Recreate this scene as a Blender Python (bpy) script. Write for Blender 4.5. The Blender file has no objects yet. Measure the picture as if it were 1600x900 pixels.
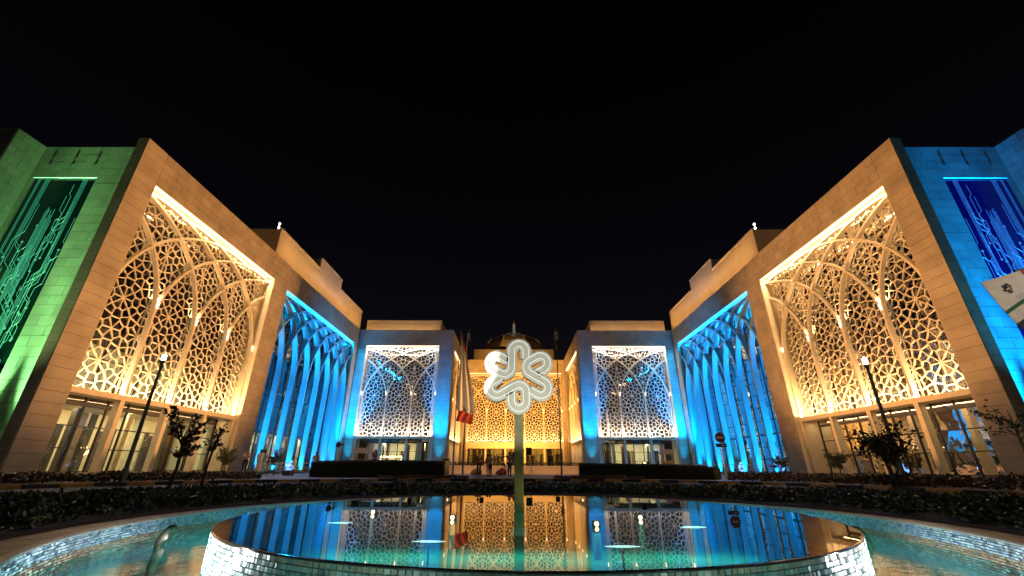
import bpy, bmesh, math, random
import numpy as np
from mathutils import Vector, Matrix
R_ = math.radians
rng = random.Random(7)
nrng = np.random.default_rng(11)
SC = bpy.context.scene
COL = SC.collection

# ------------------------------------------------------------------ camera
cam_d = bpy.data.cameras.new('camera'); cam = bpy.data.objects.new('camera', cam_d); COL.objects.link(cam)
cam_d.sensor_width = 36.0; cam_d.lens = 651.7 / 1600 * 36.0
cam_d.clip_start = 0.05; cam_d.clip_end = 2000
cam.rotation_mode = 'XYZ'
M = Matrix.Rotation(R_(0.333), 4, 'Z') @ Matrix.Rotation(R_(90 + 23.348), 4, 'X') @ Matrix.Rotation(R_(0.2316), 4, 'Z')
M.translation = (-0.209, 0, 0)
cam.matrix_world = M
SC.camera = cam
# ------------------------------------------------------------------ night sky and exposure
w = bpy.data.worlds.new('World'); SC.world = w; w.use_nodes = True
nt = w.node_tree; bg = nt.nodes['Background']
tc = nt.nodes.new('ShaderNodeTexCoord'); sx = nt.nodes.new('ShaderNodeSeparateXYZ'); rp = nt.nodes.new('ShaderNodeValToRGB')
nt.links.new(tc.outputs['Generated'], sx.inputs[0]); nt.links.new(sx.outputs['Z'], rp.inputs[0]); nt.links.new(rp.outputs[0], bg.inputs[0])
rp.color_ramp.elements[0].position = 0.0; rp.color_ramp.elements[0].color = (.0105, .0068, .0060, 1)
rp.color_ramp.elements[1].position = 0.75; rp.color_ramp.elements[1].color = (.0003, .0003, .0004, 1)
e = rp.color_ramp.elements.new(.33); e.color = (.0023, .0023, .0040, 1)
bg.inputs[1].default_value = 1.0
vs = SC.view_settings; vs.view_transform = 'Standard'; vs.look = 'None'; vs.exposure = 0; vs.gamma = 1
try: SC.display_settings.display_device = 'sRGB'
except Exception: pass
cy = SC.cycles
cy.use_denoising = True; cy.max_bounces = 7; cy.diffuse_bounces = 3; cy.glossy_bounces = 4; cy.transmission_bounces = 4
cy.transparent_max_bounces = 12; cy.caustics_reflective = False; cy.caustics_refractive = False
cy.sample_clamp_indirect = 4; cy.use_light_tree = True

# ------------------------------------------------------------------ helpers
G_ROAD, G_PLAZA, G_FLOOR = -0.72, -0.60, -0.30
def org(o):
    v = Vector((0, 0, 0))
    while o is not None: v = v + o.location; o = o.parent
    return v
def tag(o, label=None, cat=None, group=None, kind=None):
    if label: o['label'] = label
    if cat: o['category'] = cat
    if group: o['group'] = group
    if kind: o['kind'] = kind
    return o
def empty(name, loc=(0, 0, 0), label=None, cat=None, group=None):
    o = bpy.data.objects.new(name, None); COL.objects.link(o); o.location = loc; o.empty_display_size = .2
    return tag(o, label, cat, group)
class MB:
    def __init__(s): s.v = []; s.f = []; s.mi = []; s.col = []; s.m = 0; s.c = None
    def add(s, vs, fs):
        b = len(s.v); s.v += [tuple(p) for p in vs]
        for f in fs: s.f.append(tuple(b + i for i in f)); s.mi.append(s.m); s.col.append(s.c)
    def box(s, x0, x1, y0, y1, z0, z1):
        if x0 > x1: x0, x1 = x1, x0
        if y0 > y1: y0, y1 = y1, y0
        if z0 > z1: z0, z1 = z1, z0
        s.add([(x0,y0,z0),(x1,y0,z0),(x1,y1,z0),(x0,y1,z0),(x0,y0,z1),(x1,y0,z1),(x1,y1,z1),(x0,y1,z1)],
              [(0,3,2,1),(4,5,6,7),(0,1,5,4),(1,2,6,5),(2,3,7,6),(3,0,4,7)])
    def tube(s, pts, r, n=8, cap=True):
        pts = [Vector(p) for p in pts]; rs = r if isinstance(r, (list, tuple)) else [r] * len(pts)
        rings = []; up = None
        for i, p in enumerate(pts):
            t = (pts[min(i+1, len(pts)-1)] - pts[max(i-1, 0)]).normalized()
            if up is None: up = t.orthogonal().normalized()
            a = (up - t * up.dot(t));
            a = a.normalized() if a.length > 1e-6 else t.orthogonal().normalized()
            up = a; b = t.cross(a)
            rings.append([p + (a * math.cos(2*math.pi*k/n) + b * math.sin(2*math.pi*k/n)) * rs[i] for k in range(n)])
        vs = [q for rg in rings for q in rg]; fs = []
        for i in range(len(pts)-1):
            for k in range(n): fs.append((i*n+k, i*n+(k+1)%n, (i+1)*n+(k+1)%n, (i+1)*n+k))
        if cap: fs.append(tuple(range(n-1, -1, -1))); fs.append(tuple((len(pts)-1)*n+k for k in range(n)))
        s.add(vs, fs)
    def loft(s, rings, cap=True):     # rings: (cx,cy,cz,rx,ry)
        n = 14; vs = []; fs = []
        for cx, cy, cz, rx, ry in rings:
            vs += [(cx + rx*math.cos(2*math.pi*k/n), cy + ry*math.sin(2*math.pi*k/n), cz) for k in range(n)]
        for i in range(len(rings)-1):
            for k in range(n): fs.append((i*n+k, i*n+(k+1)%n, (i+1)*n+(k+1)%n, (i+1)*n+k))
        if cap: fs.append(tuple(range(n-1, -1, -1))); fs.append(tuple((len(rings)-1)*n+k for k in range(n)))
        s.add(vs, fs)
    def sweep(s, path, frame, hw, hd):   # rectangular section along path; frame(i)->(wide dir, deep dir)
        vs = []; fs = []
        for i, p in enumerate(path):
            a, b = frame(i); p = Vector(p)
            vs += [p - a*hw - b*hd, p + a*hw - b*hd, p + a*hw + b*hd, p - a*hw + b*hd]
        for i in range(len(path)-1):
            for k in range(4): fs.append((i*4+k, i*4+(k+1)%4, (i+1)*4+(k+1)%4, (i+1)*4+k))
        fs.append((3,2,1,0)); m = (len(path)-1)*4; fs.append((m, m+1, m+2, m+3))
        s.add(vs, fs)
    def mesh(s, name, mats, off=(0,0,0), smooth=False, recalc=False):
        me = bpy.data.meshes.new(name)
        o = Vector(off)
        me.from_pydata([tuple(Vector(p) - o) for p in s.v], [], s.f)
        for m in (mats if isinstance(mats, (list, tuple)) else [mats]): me.materials.append(m)
        if any(s.mi): me.polygons.foreach_set('material_index', s.mi)
        if any(c is not None for c in s.col):
            at = me.color_attributes.new('tint', 'FLOAT_COLOR', 'CORNER')
            buf = []
            for f, c in zip(s.f, s.col): buf += list((c or (1,1,1)) + (1,)) * len(f)
            at.data.foreach_set('color', buf)
        if recalc:
            bm = bmesh.new(); bm.from_mesh(me); bmesh.ops.recalc_face_normals(bm, faces=bm.faces); bm.to_mesh(me); bm.free()
        if smooth: me.polygons.foreach_set('use_smooth', [True]*len(me.polygons))
        me.update()
        return me
    def build(s, name, mats, parent=None, smooth=False, recalc=False, **kw):
        me = s.mesh(name, mats, org(parent) if parent else (0,0,0), smooth, recalc)
        o = bpy.data.objects.new(name, me); COL.objects.link(o)
        if parent: o.parent = parent
        return tag(o, **kw)
def piece(name, me, loc, parent):
    o = bpy.data.objects.new(name, me); COL.objects.link(o); o.parent = parent; o.location = Vector(loc) - org(parent); return o
def copy_tree(o, parent=None):
    c = o.copy(); COL.objects.link(c)
    if parent: c.parent = parent
    for ch in list(o.children): copy_tree(ch, c)
    return c

# ------------------------------------------------------------------ materials
def nmat(name):
    m = bpy.data.materials.new(name); m.use_nodes = True; n = m.node_tree
    return m, n, n.nodes['Principled BSDF']
def mat(name, col, rough=.6, metal=0., noise=.15, scale=3., bump=0., bscale=40., emit=None, estr=0., spec=.5, rand=0., attr=False, dirt=0.):
    m, n, p = nmat(name)
    p.inputs['Roughness'].default_value = rough; p.inputs['Metallic'].default_value = metal
    p.inputs['Specular IOR Level'].default_value = spec
    tc = n.nodes.new('ShaderNodeTexCoord'); src = tc.outputs['Object']
    ge = n.nodes.new('ShaderNodeNewGeometry')
    nz = n.nodes.new('ShaderNodeTexNoise'); nz.inputs['Scale'].default_value = scale; nz.inputs['Detail'].default_value = 6
    n.links.new(ge.outputs['Position'] if rand or dirt else src, nz.inputs['Vector'])
    mr = n.nodes.new('ShaderNodeMapRange'); mr.inputs['From Min'].default_value = .3; mr.inputs['From Max'].default_value = .7
    mr.inputs['To Min'].default_value = 1-noise; mr.inputs['To Max'].default_value = 1+noise
    n.links.new(nz.outputs['Fac'], mr.inputs['Value'])
    v = mr.outputs[0]
    if rand:
        oi = n.nodes.new('ShaderNodeObjectInfo'); m2 = n.nodes.new('ShaderNodeMapRange')
        m2.inputs['To Min'].default_value = 1-rand; m2.inputs['To Max'].default_value = 1+rand
        n.links.new(oi.outputs['Random'], m2.inputs['Value'])
        mm = n.nodes.new('ShaderNodeMath'); mm.operation = 'MULTIPLY'; n.links.new(v, mm.inputs[0]); n.links.new(m2.outputs[0], mm.inputs[1]); v = mm.outputs[0]
    if attr:
        ca = n.nodes.new('ShaderNodeAttribute'); ca.attribute_name = 'tint'; base = ca.outputs['Color']
    else:
        rgb = n.nodes.new('ShaderNodeRGB'); rgb.outputs[0].default_value = (*col, 1); base = rgb.outputs[0]
    hv = n.nodes.new('ShaderNodeVectorMath'); hv.operation = 'SCALE'
    n.links.new(base, hv.inputs[0]); n.links.new(v, hv.inputs['Scale'])
    n.links.new(hv.outputs[0], p.inputs['Base Color'])
    if bump:
        bz = n.nodes.new('ShaderNodeTexNoise'); bz.inputs['Scale'].default_value = bscale; bz.inputs['Detail'].default_value = 4
        n.links.new(src, bz.inputs['Vector'])
        b = n.nodes.new('ShaderNodeBump'); b.inputs['Strength'].default_value = bump; b.inputs['Distance'].default_value = .02
        n.links.new(bz.outputs['Fac'], b.inputs['Height']); n.links.new(b.outputs[0], p.inputs['Normal'])
    rr = n.nodes.new('ShaderNodeMapRange'); rr.inputs['To Min'].default_value = max(0, rough-.1); rr.inputs['To Max'].default_value = min(1, rough+.1)
    n.links.new(nz.outputs['Fac'], rr.inputs['Value']); n.links.new(rr.outputs[0], p.inputs['Roughness'])
    if emit: p.inputs['Emission Color'].default_value = (*emit, 1); p.inputs['Emission Strength'].default_value = estr
    return m
def thin_glass(name, tint=(.75,.8,.78), ior=1.6, rough=.0, wav=.0, refl=(1,1,1)):
    m, n, p = nmat(name); n.nodes.remove(p); out = n.nodes['Material Output']
    t = n.nodes.new('ShaderNodeBsdfTransparent'); t.inputs[0].default_value = (*tint, 1)
    g = n.nodes.new('ShaderNodeBsdfGlossy'); g.inputs['Roughness'].default_value = rough; g.inputs['Color'].default_value = (*refl, 1)
    fr = n.nodes.new('ShaderNodeFresnel'); fr.inputs['IOR'].default_value = ior
    mx = n.nodes.new('ShaderNodeMixShader'); n.links.new(fr.outputs[0], mx.inputs[0]); n.links.new(t.outputs[0], mx.inputs[1]); n.links.new(g.outputs[0], mx.inputs[2])
    n.links.new(mx.outputs[0], out.inputs[0])
    if wav:
        tc = n.nodes.new('ShaderNodeTexCoord'); nz = n.nodes.new('ShaderNodeTexNoise'); nz.inputs['Scale'].default_value = 1.1; nz.inputs['Detail'].default_value = 2
        n.links.new(tc.outputs['Object'], nz.inputs['Vector'])
        b = n.nodes.new('ShaderNodeBump'); b.inputs['Strength'].default_value = wav; b.inputs['Distance'].default_value = .05
        n.links.new(nz.outputs['Fac'], b.inputs['Height']); n.links.new(b.outputs[0], g.inputs['Normal'])
    return m
def water(name, wav, scale, tint, dist=.02, ior=1.4):
    m, n, p = nmat(name); n.nodes.remove(p); out = n.nodes['Material Output']
    t = n.nodes.new('ShaderNodeBsdfTransparent'); t.inputs[0].default_value = (*tint, 1)
    g = n.nodes.new('ShaderNodeBsdfGlossy'); g.inputs['Roughness'].default_value = .012
    fr = n.nodes.new('ShaderNodeFresnel'); fr.inputs['IOR'].default_value = ior
    mx = n.nodes.new('ShaderNodeMixShader')
    tc = n.nodes.new('ShaderNodeTexCoord'); nz = n.nodes.new('ShaderNodeTexNoise'); nz.inputs['Scale'].default_value = scale; nz.inputs['Detail'].default_value = 3
    n.links.new(tc.outputs['Object'], nz.inputs['Vector'])
    b = n.nodes.new('ShaderNodeBump'); b.inputs['Strength'].default_value = wav; b.inputs['Distance'].default_value = dist
    n.links.new(nz.outputs['Fac'], b.inputs['Height']); n.links.new(b.outputs[0], g.inputs['Normal'])
    n.links.new(fr.outputs[0], mx.inputs[0]); n.links.new(t.outputs[0], mx.inputs[1]); n.links.new(g.outputs[0], mx.inputs[2])
    n.links.new(mx.outputs[0], out.inputs[0])
    return m
def emis(name, col, s):
    m, n, p = nmat(name); p.inputs['Base Color'].default_value = (.8,.8,.8,1)
    p.inputs['Emission Color'].default_value = (*col, 1); p.inputs['Emission Strength'].default_value = s
    return m
def leafmat(name):
    m = mat(name, (.06,.09,.03), rough=.45, noise=.3, scale=8, attr=True)
    return m
WARM = (1., .61, .27); WARMW = (1., .73, .42); BLUE = (.0, .40, 1.0); CYAN = (0, .42, 1.); GREEN = (.06, 1., .16)
T = dict(
 stone=mat('beige_stone', (.42,.36,.28), .7, noise=.2, scale=.7, bump=.12, bscale=30, rand=.07),
 joint=mat('joint_mortar', (.20,.17,.13), .9),
 plaster=mat('smooth_render', (.46,.40,.31), .75, noise=.1, scale=.5, bump=.05),
 cream=mat('cream_paint', (.72,.64,.50), .5, noise=.06, scale=2),
 screen=mat('screen_paint', (.74,.66,.53), .45, noise=.07, scale=2),
 finb=mat('blue_lit_fin', (.32,.56,.66), .4, noise=.06, scale=2),  # pale blue puts the blue lamps' light into the fin colour
 lobby=mat('lobby_wall', (.66,.62,.44), .6, noise=.1, scale=1.5),
 darkframe=mat('dark_bronze_frame', (.035,.03,.025), .35, metal=.3),
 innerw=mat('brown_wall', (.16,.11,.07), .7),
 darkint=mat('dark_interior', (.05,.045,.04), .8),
 floorin=mat('polished_floor', (.3,.26,.2), .2),
 glass=thin_glass('window_glass', (.72,.76,.70), 1.75, wav=.25),
 glassd=thin_glass('grey_tinted_glass', (.30,.32,.30), 2.4, wav=.3),
 asphalt=mat('asphalt', (.05,.05,.05), .85, noise=.25, scale=6, bump=.5, bscale=200),
 paving=mat('paving', (.20,.16,.13), .7, noise=.2, scale=2.5, bump=.2, bscale=60),
 soil=mat('soil', (.03,.022,.015), .95, noise=.4, scale=10, bump=.6),
 kerby=mat('yellow_kerb_paint', (.55,.31,.06), .6, noise=.25, scale=5, rand=.12),
 kerbb=mat('black_kerb_paint', (.015,.015,.015), .6, noise=.3, scale=5),
 coping=mat('brown_coping', (.44,.25,.10), .55, noise=.3, scale=4, bump=.2, rand=.2),
 lip=mat('pink_stone_lip', (.55,.42,.34), .5, noise=.15, scale=10),
 tile=mat('glass_mosaic', (.5,.6,.65), .28, noise=.12, scale=14, attr=True),
 grout=mat('grout', (.45,.45,.42), .8),
 pooltile=mat('pool_floor_tile', (.04,.50,.52), .4, noise=.25, scale=5),
 basin=mat('basin_floor', (.02,.20,.17), .5, noise=.3, scale=3),
 water=water('pool_water', .16, 7., (.55,.95,.92), .02, 1.31), mirror=water('still_water', .012, 2.2, (.55,.9,.85),   .02, 2.1),
 leaf=leafmat('leaf'), bark=mat('bark', (.12,.08,.05), .85, noise=.4, scale=20, bump=.6, bscale=50),
 signp=mat('sign_enamel', (.58,.54,.43), .35, noise=.06, scale=6), tubel=emis('neon_tube', (.92,.95,.80), .22),
 polem=mat('olive_metal', (.30,.29,.16), .35, metal=.4, noise=.15, scale=8),
 steel=mat('grey_steel', (.30,.30,.29), .35, metal=.8), lampgr=mat('lamp_post_paint', (.20,.22,.18), .5, noise=.15),
 black=mat('black_plastic', (.015,.015,.016), .5), white=mat('white_paint', (.75,.75,.73), .5),
 red=mat('red_cloth', (.42,.05,.025), .8), flagw=mat('flag_cloth', (.70,.62,.54), .85, noise=.12, scale=5),
 flagd=mat('dark_flag_cloth', (.03,.03,.035), .85), flagg=mat('green_cloth', (.02,.12,.06), .85),
 robe=mat('white_robe', (.7,.62,.55), .85), skin=mat('skin', (.33,.19,.12), .55), hair=mat('hair', (.012,.01,.008), .6),
 denim=mat('dark_trousers', (.02,.022,.03), .85), pink=mat('pink_shirt', (.6,.34,.3), .85), dshirt=mat('dark_shirt', (.05,.055,.05), .85),
 orange=mat('orange_shirt', (.55,.27,.07), .85),
 signred=mat('sign_red', (.10,.008,.02), .4), signblue=mat('sign_blue', (.01,.02,.12), .4), wood=mat('booth_wood', (.5,.28,.12), .5, noise=.25, scale=4),
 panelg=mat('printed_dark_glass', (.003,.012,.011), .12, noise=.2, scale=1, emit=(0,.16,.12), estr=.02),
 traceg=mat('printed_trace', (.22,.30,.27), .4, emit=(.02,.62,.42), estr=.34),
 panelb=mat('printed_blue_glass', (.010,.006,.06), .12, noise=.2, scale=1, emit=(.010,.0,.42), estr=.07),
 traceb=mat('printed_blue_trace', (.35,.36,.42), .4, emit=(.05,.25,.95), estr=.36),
 led=emis('linear_led', WARMW, 2.0), ledb=emis('blue_led', (0,.38,1.), 2.2), bulb=emis('lamp_bulb', (1,.9,.78), 9.0), bulbw=emis('warm_bulb', WARMW, 4.5),
 neonb=emis('blue_neon', (.10,.35,1.), 2.2), streetb=emis('street_lamp_glow', (1,.93,.82), 9.), fairy=emis('fairy_bulb', (1,.72,.36), 10.),
 uw=emis('underwater_glow_streak', (.8,1,.95), 2.2), ceil=emis('ceiling_lamp', (1,.86,.55), .8), pinkl=emis('pink_screen', (1,.28,.3), .55), violet=emis('violet_screen', (.30,.06,1.), .9),
 domeg=mat('dome_bronze', (.17,.12,.08), .4, noise=.2),
)

# ------------------------------------------------------------------ lamps
def area(name, loc, direction, sx, sy, power, col, parent=None, spread=180):
    d = bpy.data.lights.new(name, 'AREA'); d.shape = 'RECTANGLE'; d.size = sx; d.size_y = sy; d.energy = power; d.color = col; d.spread = R_(spread)
    o = bpy.data.objects.new(name, d); COL.objects.link(o); o.location = loc
    o.rotation_euler = Vector(direction).to_track_quat('-Z', 'Y').to_euler()
    return o
def strip(name, p0, p1, direction, width, power, col, spread=180):
    p0, p1 = Vector(p0), Vector(p1); L = (p1-p0).length
    d = bpy.data.lights.new(name, 'AREA'); d.shape = 'RECTANGLE'; d.size = L; d.size_y = width; d.energy = power; d.color = col; d.spread = R_(spread)
    o = bpy.data.objects.new(name, d); COL.objects.link(o); o.location = (p0+p1)/2
    x = (p1-p0).normalized(); z = -Vector(direction).normalized(); z = (z - x*z.dot(x)).normalized(); y = z.cross(x)
    o.rotation_euler = Matrix((x, y, z)).transposed().to_euler()
    return o
def spot(name, loc, target, power, col, angle=60, blend=.6, rad=.1):
    d = bpy.data.lights.new(name, 'SPOT'); d.energy = power; d.color = col; d.spot_size = R_(angle); d.spot_blend = blend; d.shadow_soft_size = rad
    o = bpy.data.objects.new(name, d); COL.objects.link(o); o.location = loc
    o.rotation_euler = (Vector(target)-Vector(loc)).to_track_quat('-Z', 'Y').to_euler()
    return o
def point(name, loc, power, col, rad=.1):
    d = bpy.data.lights.new(name, 'POINT'); d.energy = power; d.color = col; d.shadow_soft_size = rad
    o = bpy.data.objects.new(name, d); COL.objects.link(o); o.location = loc; return o

# ------------------------------------------------------------------ ground
PC = Vector((0, 6.66, 0))          # pool centre
KA = [0,20,33,52,65,115,129,153,175,200]; KR = [15.8,15.8,16.6,19.8,20.9,20.9,20.9,19.2,18.6,18.3]
def kerb_r(a): return float(np.interp(math.degrees(a) % 360 if math.degrees(a) % 360 <= 270 else math.degrees(a) % 360 - 360, [-90]+KA+[270], [15.8]+KR+[17]))
def ring_pt(r, a, z): return (PC.x + r*math.cos(a), PC.y + r*math.sin(a), z)
def annulus(name, r0, r1, z, m, n=160, **kw):
    b = MB(); vs = []; fs = []
    for k in range(n):
        a = 2*math.pi*k/n
        vs += [ring_pt(r0(a) if callable(r0) else r0, a, z), ring_pt(r1(a) if callable(r1) else r1, a, z)]
    for k in range(n):
        j = (k+1) % n; fs.append((2*k, 2*k+1, 2*j+1, 2*j))
    b.add(vs, fs); return b.build(name, m, kind='structure', **kw)
annulus('road', 10.75, lambda a: kerb_r(a)+.02, G_ROAD, T['asphalt'])
annulus('plaza_pavement', lambda a: kerb_r(a)+.14, 900, G_PLAZA, T['paving'])
annulus('planting_soil', 5.55, 10.62, G_ROAD+.10, T['soil'])
# kerb stones
kb = empty('kerb', (PC.x, PC.y, G_ROAD)); tag(kb, kind='structure')
a = R_(-40); i = 0
me = {}
while a < R_(222):
    r = kerb_r(a); L = 1.02; da = L / r
    b = MB(); b.box(-L/2+.012, L/2-.012, -.07, .07, G_ROAD+.0-G_ROAD-.03, G_PLAZA-G_ROAD+.015)
    key = i % 2
    if key not in me: me[key] = b.mesh('kerb_stone', T['kerby'] if key else T['kerbb'])
    c = a + da/2; rm = kerb_r(c)
    p0 = Vector(ring_pt(kerb_r(a), a, 0)); p1 = Vector(ring_pt(kerb_r(a+da), a+da, 0))
    o = piece('kerb_stone', me[key], ((p0+p1)/2 + Vector((0,0,G_ROAD))), kb); d = p1-p0; o.rotation_euler.z = math.atan2(d.y, d.x) + rng.uniform(-.006,.006)
    a += da; i += 1
# inner island kerb
b = MB(); n = 150
for k in range(n):
    a0, a1 = 2*math.pi*k/n, 2*math.pi*(k+1)/n - .002
    q = [ring_pt(10.6,a0,G_ROAD), ring_pt(10.6,a1,G_ROAD), ring_pt(10.75,a1,G_ROAD), ring_pt(10.75,a0,G_ROAD)]
    q += [(x,y,G_PLAZA) for x,y,_ in q]
    b.add(q, [(0,1,2,3),(7,6,5,4),(1,0,4,5),(2,1,5,6),(3,2,6,7),(0,3,7,4)])
b.build('island_kerb', T['paving'], kind='structure', recalc=True)

# ------------------------------------------------------------------ fountain pool with raised drum
RD, RP = 3.74, 5.0
ZT, ZW, ZR, ZF = -.56, -.875, -.645, -1.25
pool = empty('fountain_pool', (0, 6.66, ZF), 'round mosaic fountain pool with a raised drum brimming with still dark water', 'fountain')
def cyl_wall(mb, r, z0, z1, n=180, inward=False):
    vs = []; fs = []
    for k in range(n):
        a = 2*math.pi*k/n; vs += [ring_pt(r,a,z0), ring_pt(r,a,z1)]
    for k in range(n):
        j = (k+1) % n; f = (2*k, 2*j, 2*j+1, 2*k+1); fs.append(f[::-1] if inward else f)
    mb.add(vs, fs)
b = MB(); cyl_wall(b, RD-.012, ZF, ZT-.012); b.build('drum_wall', T['grout'], pool, smooth=True)
b = MB(); cyl_wall(b, RP+.012, ZF, ZR, inward=True); b.build('pool_wall', T['grout'], pool, smooth=True)
def ringsheet(mb, r0, r1, z0, z1, n=180):
    vs = []; fs = []
    for k in range(n):
        a = 2*math.pi*k/n; vs += [ring_pt(r0,a,z0), ring_pt(r1,a,z1)]
    for k in range(n):
        j = (k+1) % n; fs.append((2*k, 2*k+1, 2*j+1, 2*j))
    mb.add(vs, fs)
def disc(name, r, z, m, parent, n=128):
    b = MB(); b.add([ring_pt(r, 2*math.pi*k/n, z) for k in range(n)], [tuple(range(n))]); return b.build(name, m, parent)
b = MB(); ringsheet(b, RD-.02, RP+.02, ZF, ZF); b.build('pool_floor', T['pooltile'], pool)
b = MB(); ringsheet(b, RD-.001, RP-.001, ZW, ZW)
wo = b.build('pool_water', T['water'], kind='structure')
disc('basin_floor', RD-.03, ZT-.30, T['basin'], pool)
b = MB(); cyl_wall(b, RD-.13, ZT-.30, ZT-.02, inward=True); b.build('basin_wall', T['basin'], pool)
wm = disc('drum_water', RD-.018, ZT, T['mirror'], None); tag(wm, kind='structure')
# rounded wet rim of the drum
b = MB(); prof = [(RD-.09, ZT-.03), (RD-.05, ZT-.012), (RD-.013, ZT+.001), (RD-.003, ZT-.001), (RD+.003, ZT-.006), (RD+.003, ZT-.010), (RD-.012, ZT-.012)]
for p, q in zip(prof, prof[1:]): ringsheet(b, p[0], q[0], p[1], q[1])
b.build('drum_rim', mat('wet_dark_rim', (.06,.05,.05), .08, noise=.2), pool, smooth=True)
# mosaic tiles on the drum
def mosaic(r, z_top, rows, th, tw, colf, name, a0, a1, inward):
    b = MB(); g = .0035; t = .010
    for row in range(rows):
        z1 = z_top - row*th - g; z0 = z_top - (row+1)*th + g
        n = int((a1-a0)*r/tw)
        sh = rng.random()*.0
        for k in range(n):
            a = a0 + (k+sh)*tw/r; e_ = a + (tw-2*g)/r
            tl = rng.gauss(0, .0022)
            rr = (r - t + tl, r - t - tl) if inward else (r + tl, r - tl)
            ri = r + .012 if inward else r - .012
            b.c = colf(row, k)
            vs = [ring_pt(rr[0],a,z0), ring_pt(rr[1],e_,z0), ring_pt(rr[1],e_,z1), ring_pt(rr[0],a,z1), ring_pt(ri,a,z0), ring_pt(ri,e_,z0), ring_pt(ri,e_,z1), ring_pt(ri,a,z1)]
            f = [(0,1,2,3),(4,5,1,0),(3,2,6,7)]
            if inward: f = [x[::-1] for x in f]
            b.add(vs, f)
    return b.build(name, T['tile'], pool, kind='stuff')
def dcol(row, k):
    x = rng.random()
    if row == 0: c = (.50,.44,.33) if x < .6 else (.42,.50,.46)
    elif x < .45: c = (.30,.48,.46)
    elif x < .7: c = (.44,.55,.50)
    elif x < .88: c = (.55,.56,.47)
    else: c = (.14,.30,.36)
    f = rng.uniform(.8,1.15); return tuple(min(.9, v*f) for v in c)
mosaic(RD, ZT-.012, 9, .036, .05, dcol, 'drum_mosaic', R_(180), R_(360), False)
def pcol(row, k):
    x = rng.random(); f = rng.uniform(.75,1.2)
    if row < 5: c = (.36,.46,.58) if x < .5 else ((.52,.56,.58) if x < .75 else (.16,.26,.42))
    elif row in (5, 6, 7): c = (.45,.20,.08) if x < .6 else (.36,.24,.13)
    else: c = (.25,.5,.47)
    return tuple(v*f for v in c)
mosaic(RP, ZR-.012, 14, .027, .04, pcol, 'pool_mosaic', R_(-40), R_(220), True)
# lip and coping stones
b = MB(); prof = [(RP-.01, ZR-.012), (RP-.015, ZR), (RP-.005, ZR+.010), (RP+.06, ZR+.012), (RP+.065, ZR)]
for p, q in zip(prof, prof[1:]): ringsheet(b, p[0], q[0], p[1], q[1])
b.build('pool_lip', T['lip'], pool, smooth=True)
n = 72; b = MB(); da = 2*math.pi/n
cm = None
for k in range(n):
    if cm is None:
        bb = MB(); vs = []
        for z in (-.06, 0):
            for r, aa in ((RP+.066, -da/2+.0016), (RP+.066, 0), (RP+.066, da/2-.0016), (RP+.56, da/2-.0016), (RP+.56, 0), (RP+.56, -da/2+.0016)): vs.append((r*math.cos(aa), r*math.sin(aa), z - (.02 if r > 5.2 else 0)))
        bb.add(vs, [(5,4,1,0),(4,3,2,1),(6,7,10,11),(7,8,9,10),(0,1,7,6),(1,2,8,7),(2,3,9,8),(3,4,10,9),(4,5,11,10),(5,0,6,11)])
        cm = bb.mesh('coping_stone', T['coping'], recalc=True)
    o = piece('coping_stone', cm, (0, 6.66, ZR+.004), pool); o.rotation_euler.z = k*da
# pool nozzles and underwater fittings
def nozzle(x, y, lean, label):
    r = empty('water_nozzle', (x, y, ZF), label, 'nozzle', 'bent nozzles in the outer pool')
    b = MB(); pts = [(x,y,ZF),(x+lean*.02,y,ZW+.02),(x+lean*.05,y+.02,ZW+.10),(x+lean*.12,y+.02,ZW+.17),(x+lean*.19,y+.02,ZW+.185)]
    b.tube(pts, [.05,.05,.05,.045,.035], 10); b.build('pipe', T['bark'], r, smooth=True)
    b = MB(); b.tube([(x,y,ZF+.004),(x,y,ZF+.06)], .11, 12); b.build('flange', T['steel'], r)
nozzle(-4.55, 5.9, .7, 'bent metal nozzle standing in the outer pool left of the drum')
nozzle(4.25, 6.1, -.7, 'bent metal nozzle standing in the outer pool right of the drum')
k = 0
for x, y, on in ((-2.05,6.2,1), (-.93,5.6,1), (.66,5.05,1), (1.3,5.7,1), (-2.15,8.7,0), (-.82,8.8,0), (.66,9.2,0), (1.9,7.6,0)):
    r = empty('submersible_lamp', (x, y, ZT-.30), ['lit','dark'][1-on] + ' submersible lamp in the drum water ' +
        ('far left of the sign post','just left of the sign post','nearest right of the sign post','second right of the sign post','behind and far left of the post','behind and left of the post','behind and right of the post','behind and far right of the post')[k], 'pool lamp', 'submersible lamps in the drum basin')
    b = MB(); b.tube([(x,y,ZT-.298),(x,y,ZT+.012),(x,y,ZT+.05)], [.045,.045,.038], 12); b.build('housing', T['black' if not on else 'steel'], r)
    b = MB(); b.tube([(x-.0,y-.05,ZT+.024),(x,y-.03,ZT+.026)], .022, 10); b.build('lens', T['bulbw'] if on else T['black'], r)
    k += 1
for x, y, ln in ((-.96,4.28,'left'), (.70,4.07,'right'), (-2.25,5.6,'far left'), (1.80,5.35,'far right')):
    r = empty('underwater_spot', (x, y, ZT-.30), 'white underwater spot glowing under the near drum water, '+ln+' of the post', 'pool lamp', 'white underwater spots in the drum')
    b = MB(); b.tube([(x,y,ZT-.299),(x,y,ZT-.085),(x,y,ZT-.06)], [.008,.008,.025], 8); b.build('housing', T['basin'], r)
    b = MB(); b.tube([(x-.15,y,ZT-.04),(x-.05,y,ZT-.04),(x+.05,y,ZT-.04),(x+.15,y,ZT-.04)], [.002,.009,.009,.002], 8); b.build('lens', T['uw'], r, smooth=True)  # glowing taper shaped as the lamp's streak, in place of a lens
strip('basin_lamp_light', (-2.3,5.1,ZT-.05), (2.3,5.1,ZT-.05), (0,.15,-1), .5, 36., (.30,1,.80))
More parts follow.
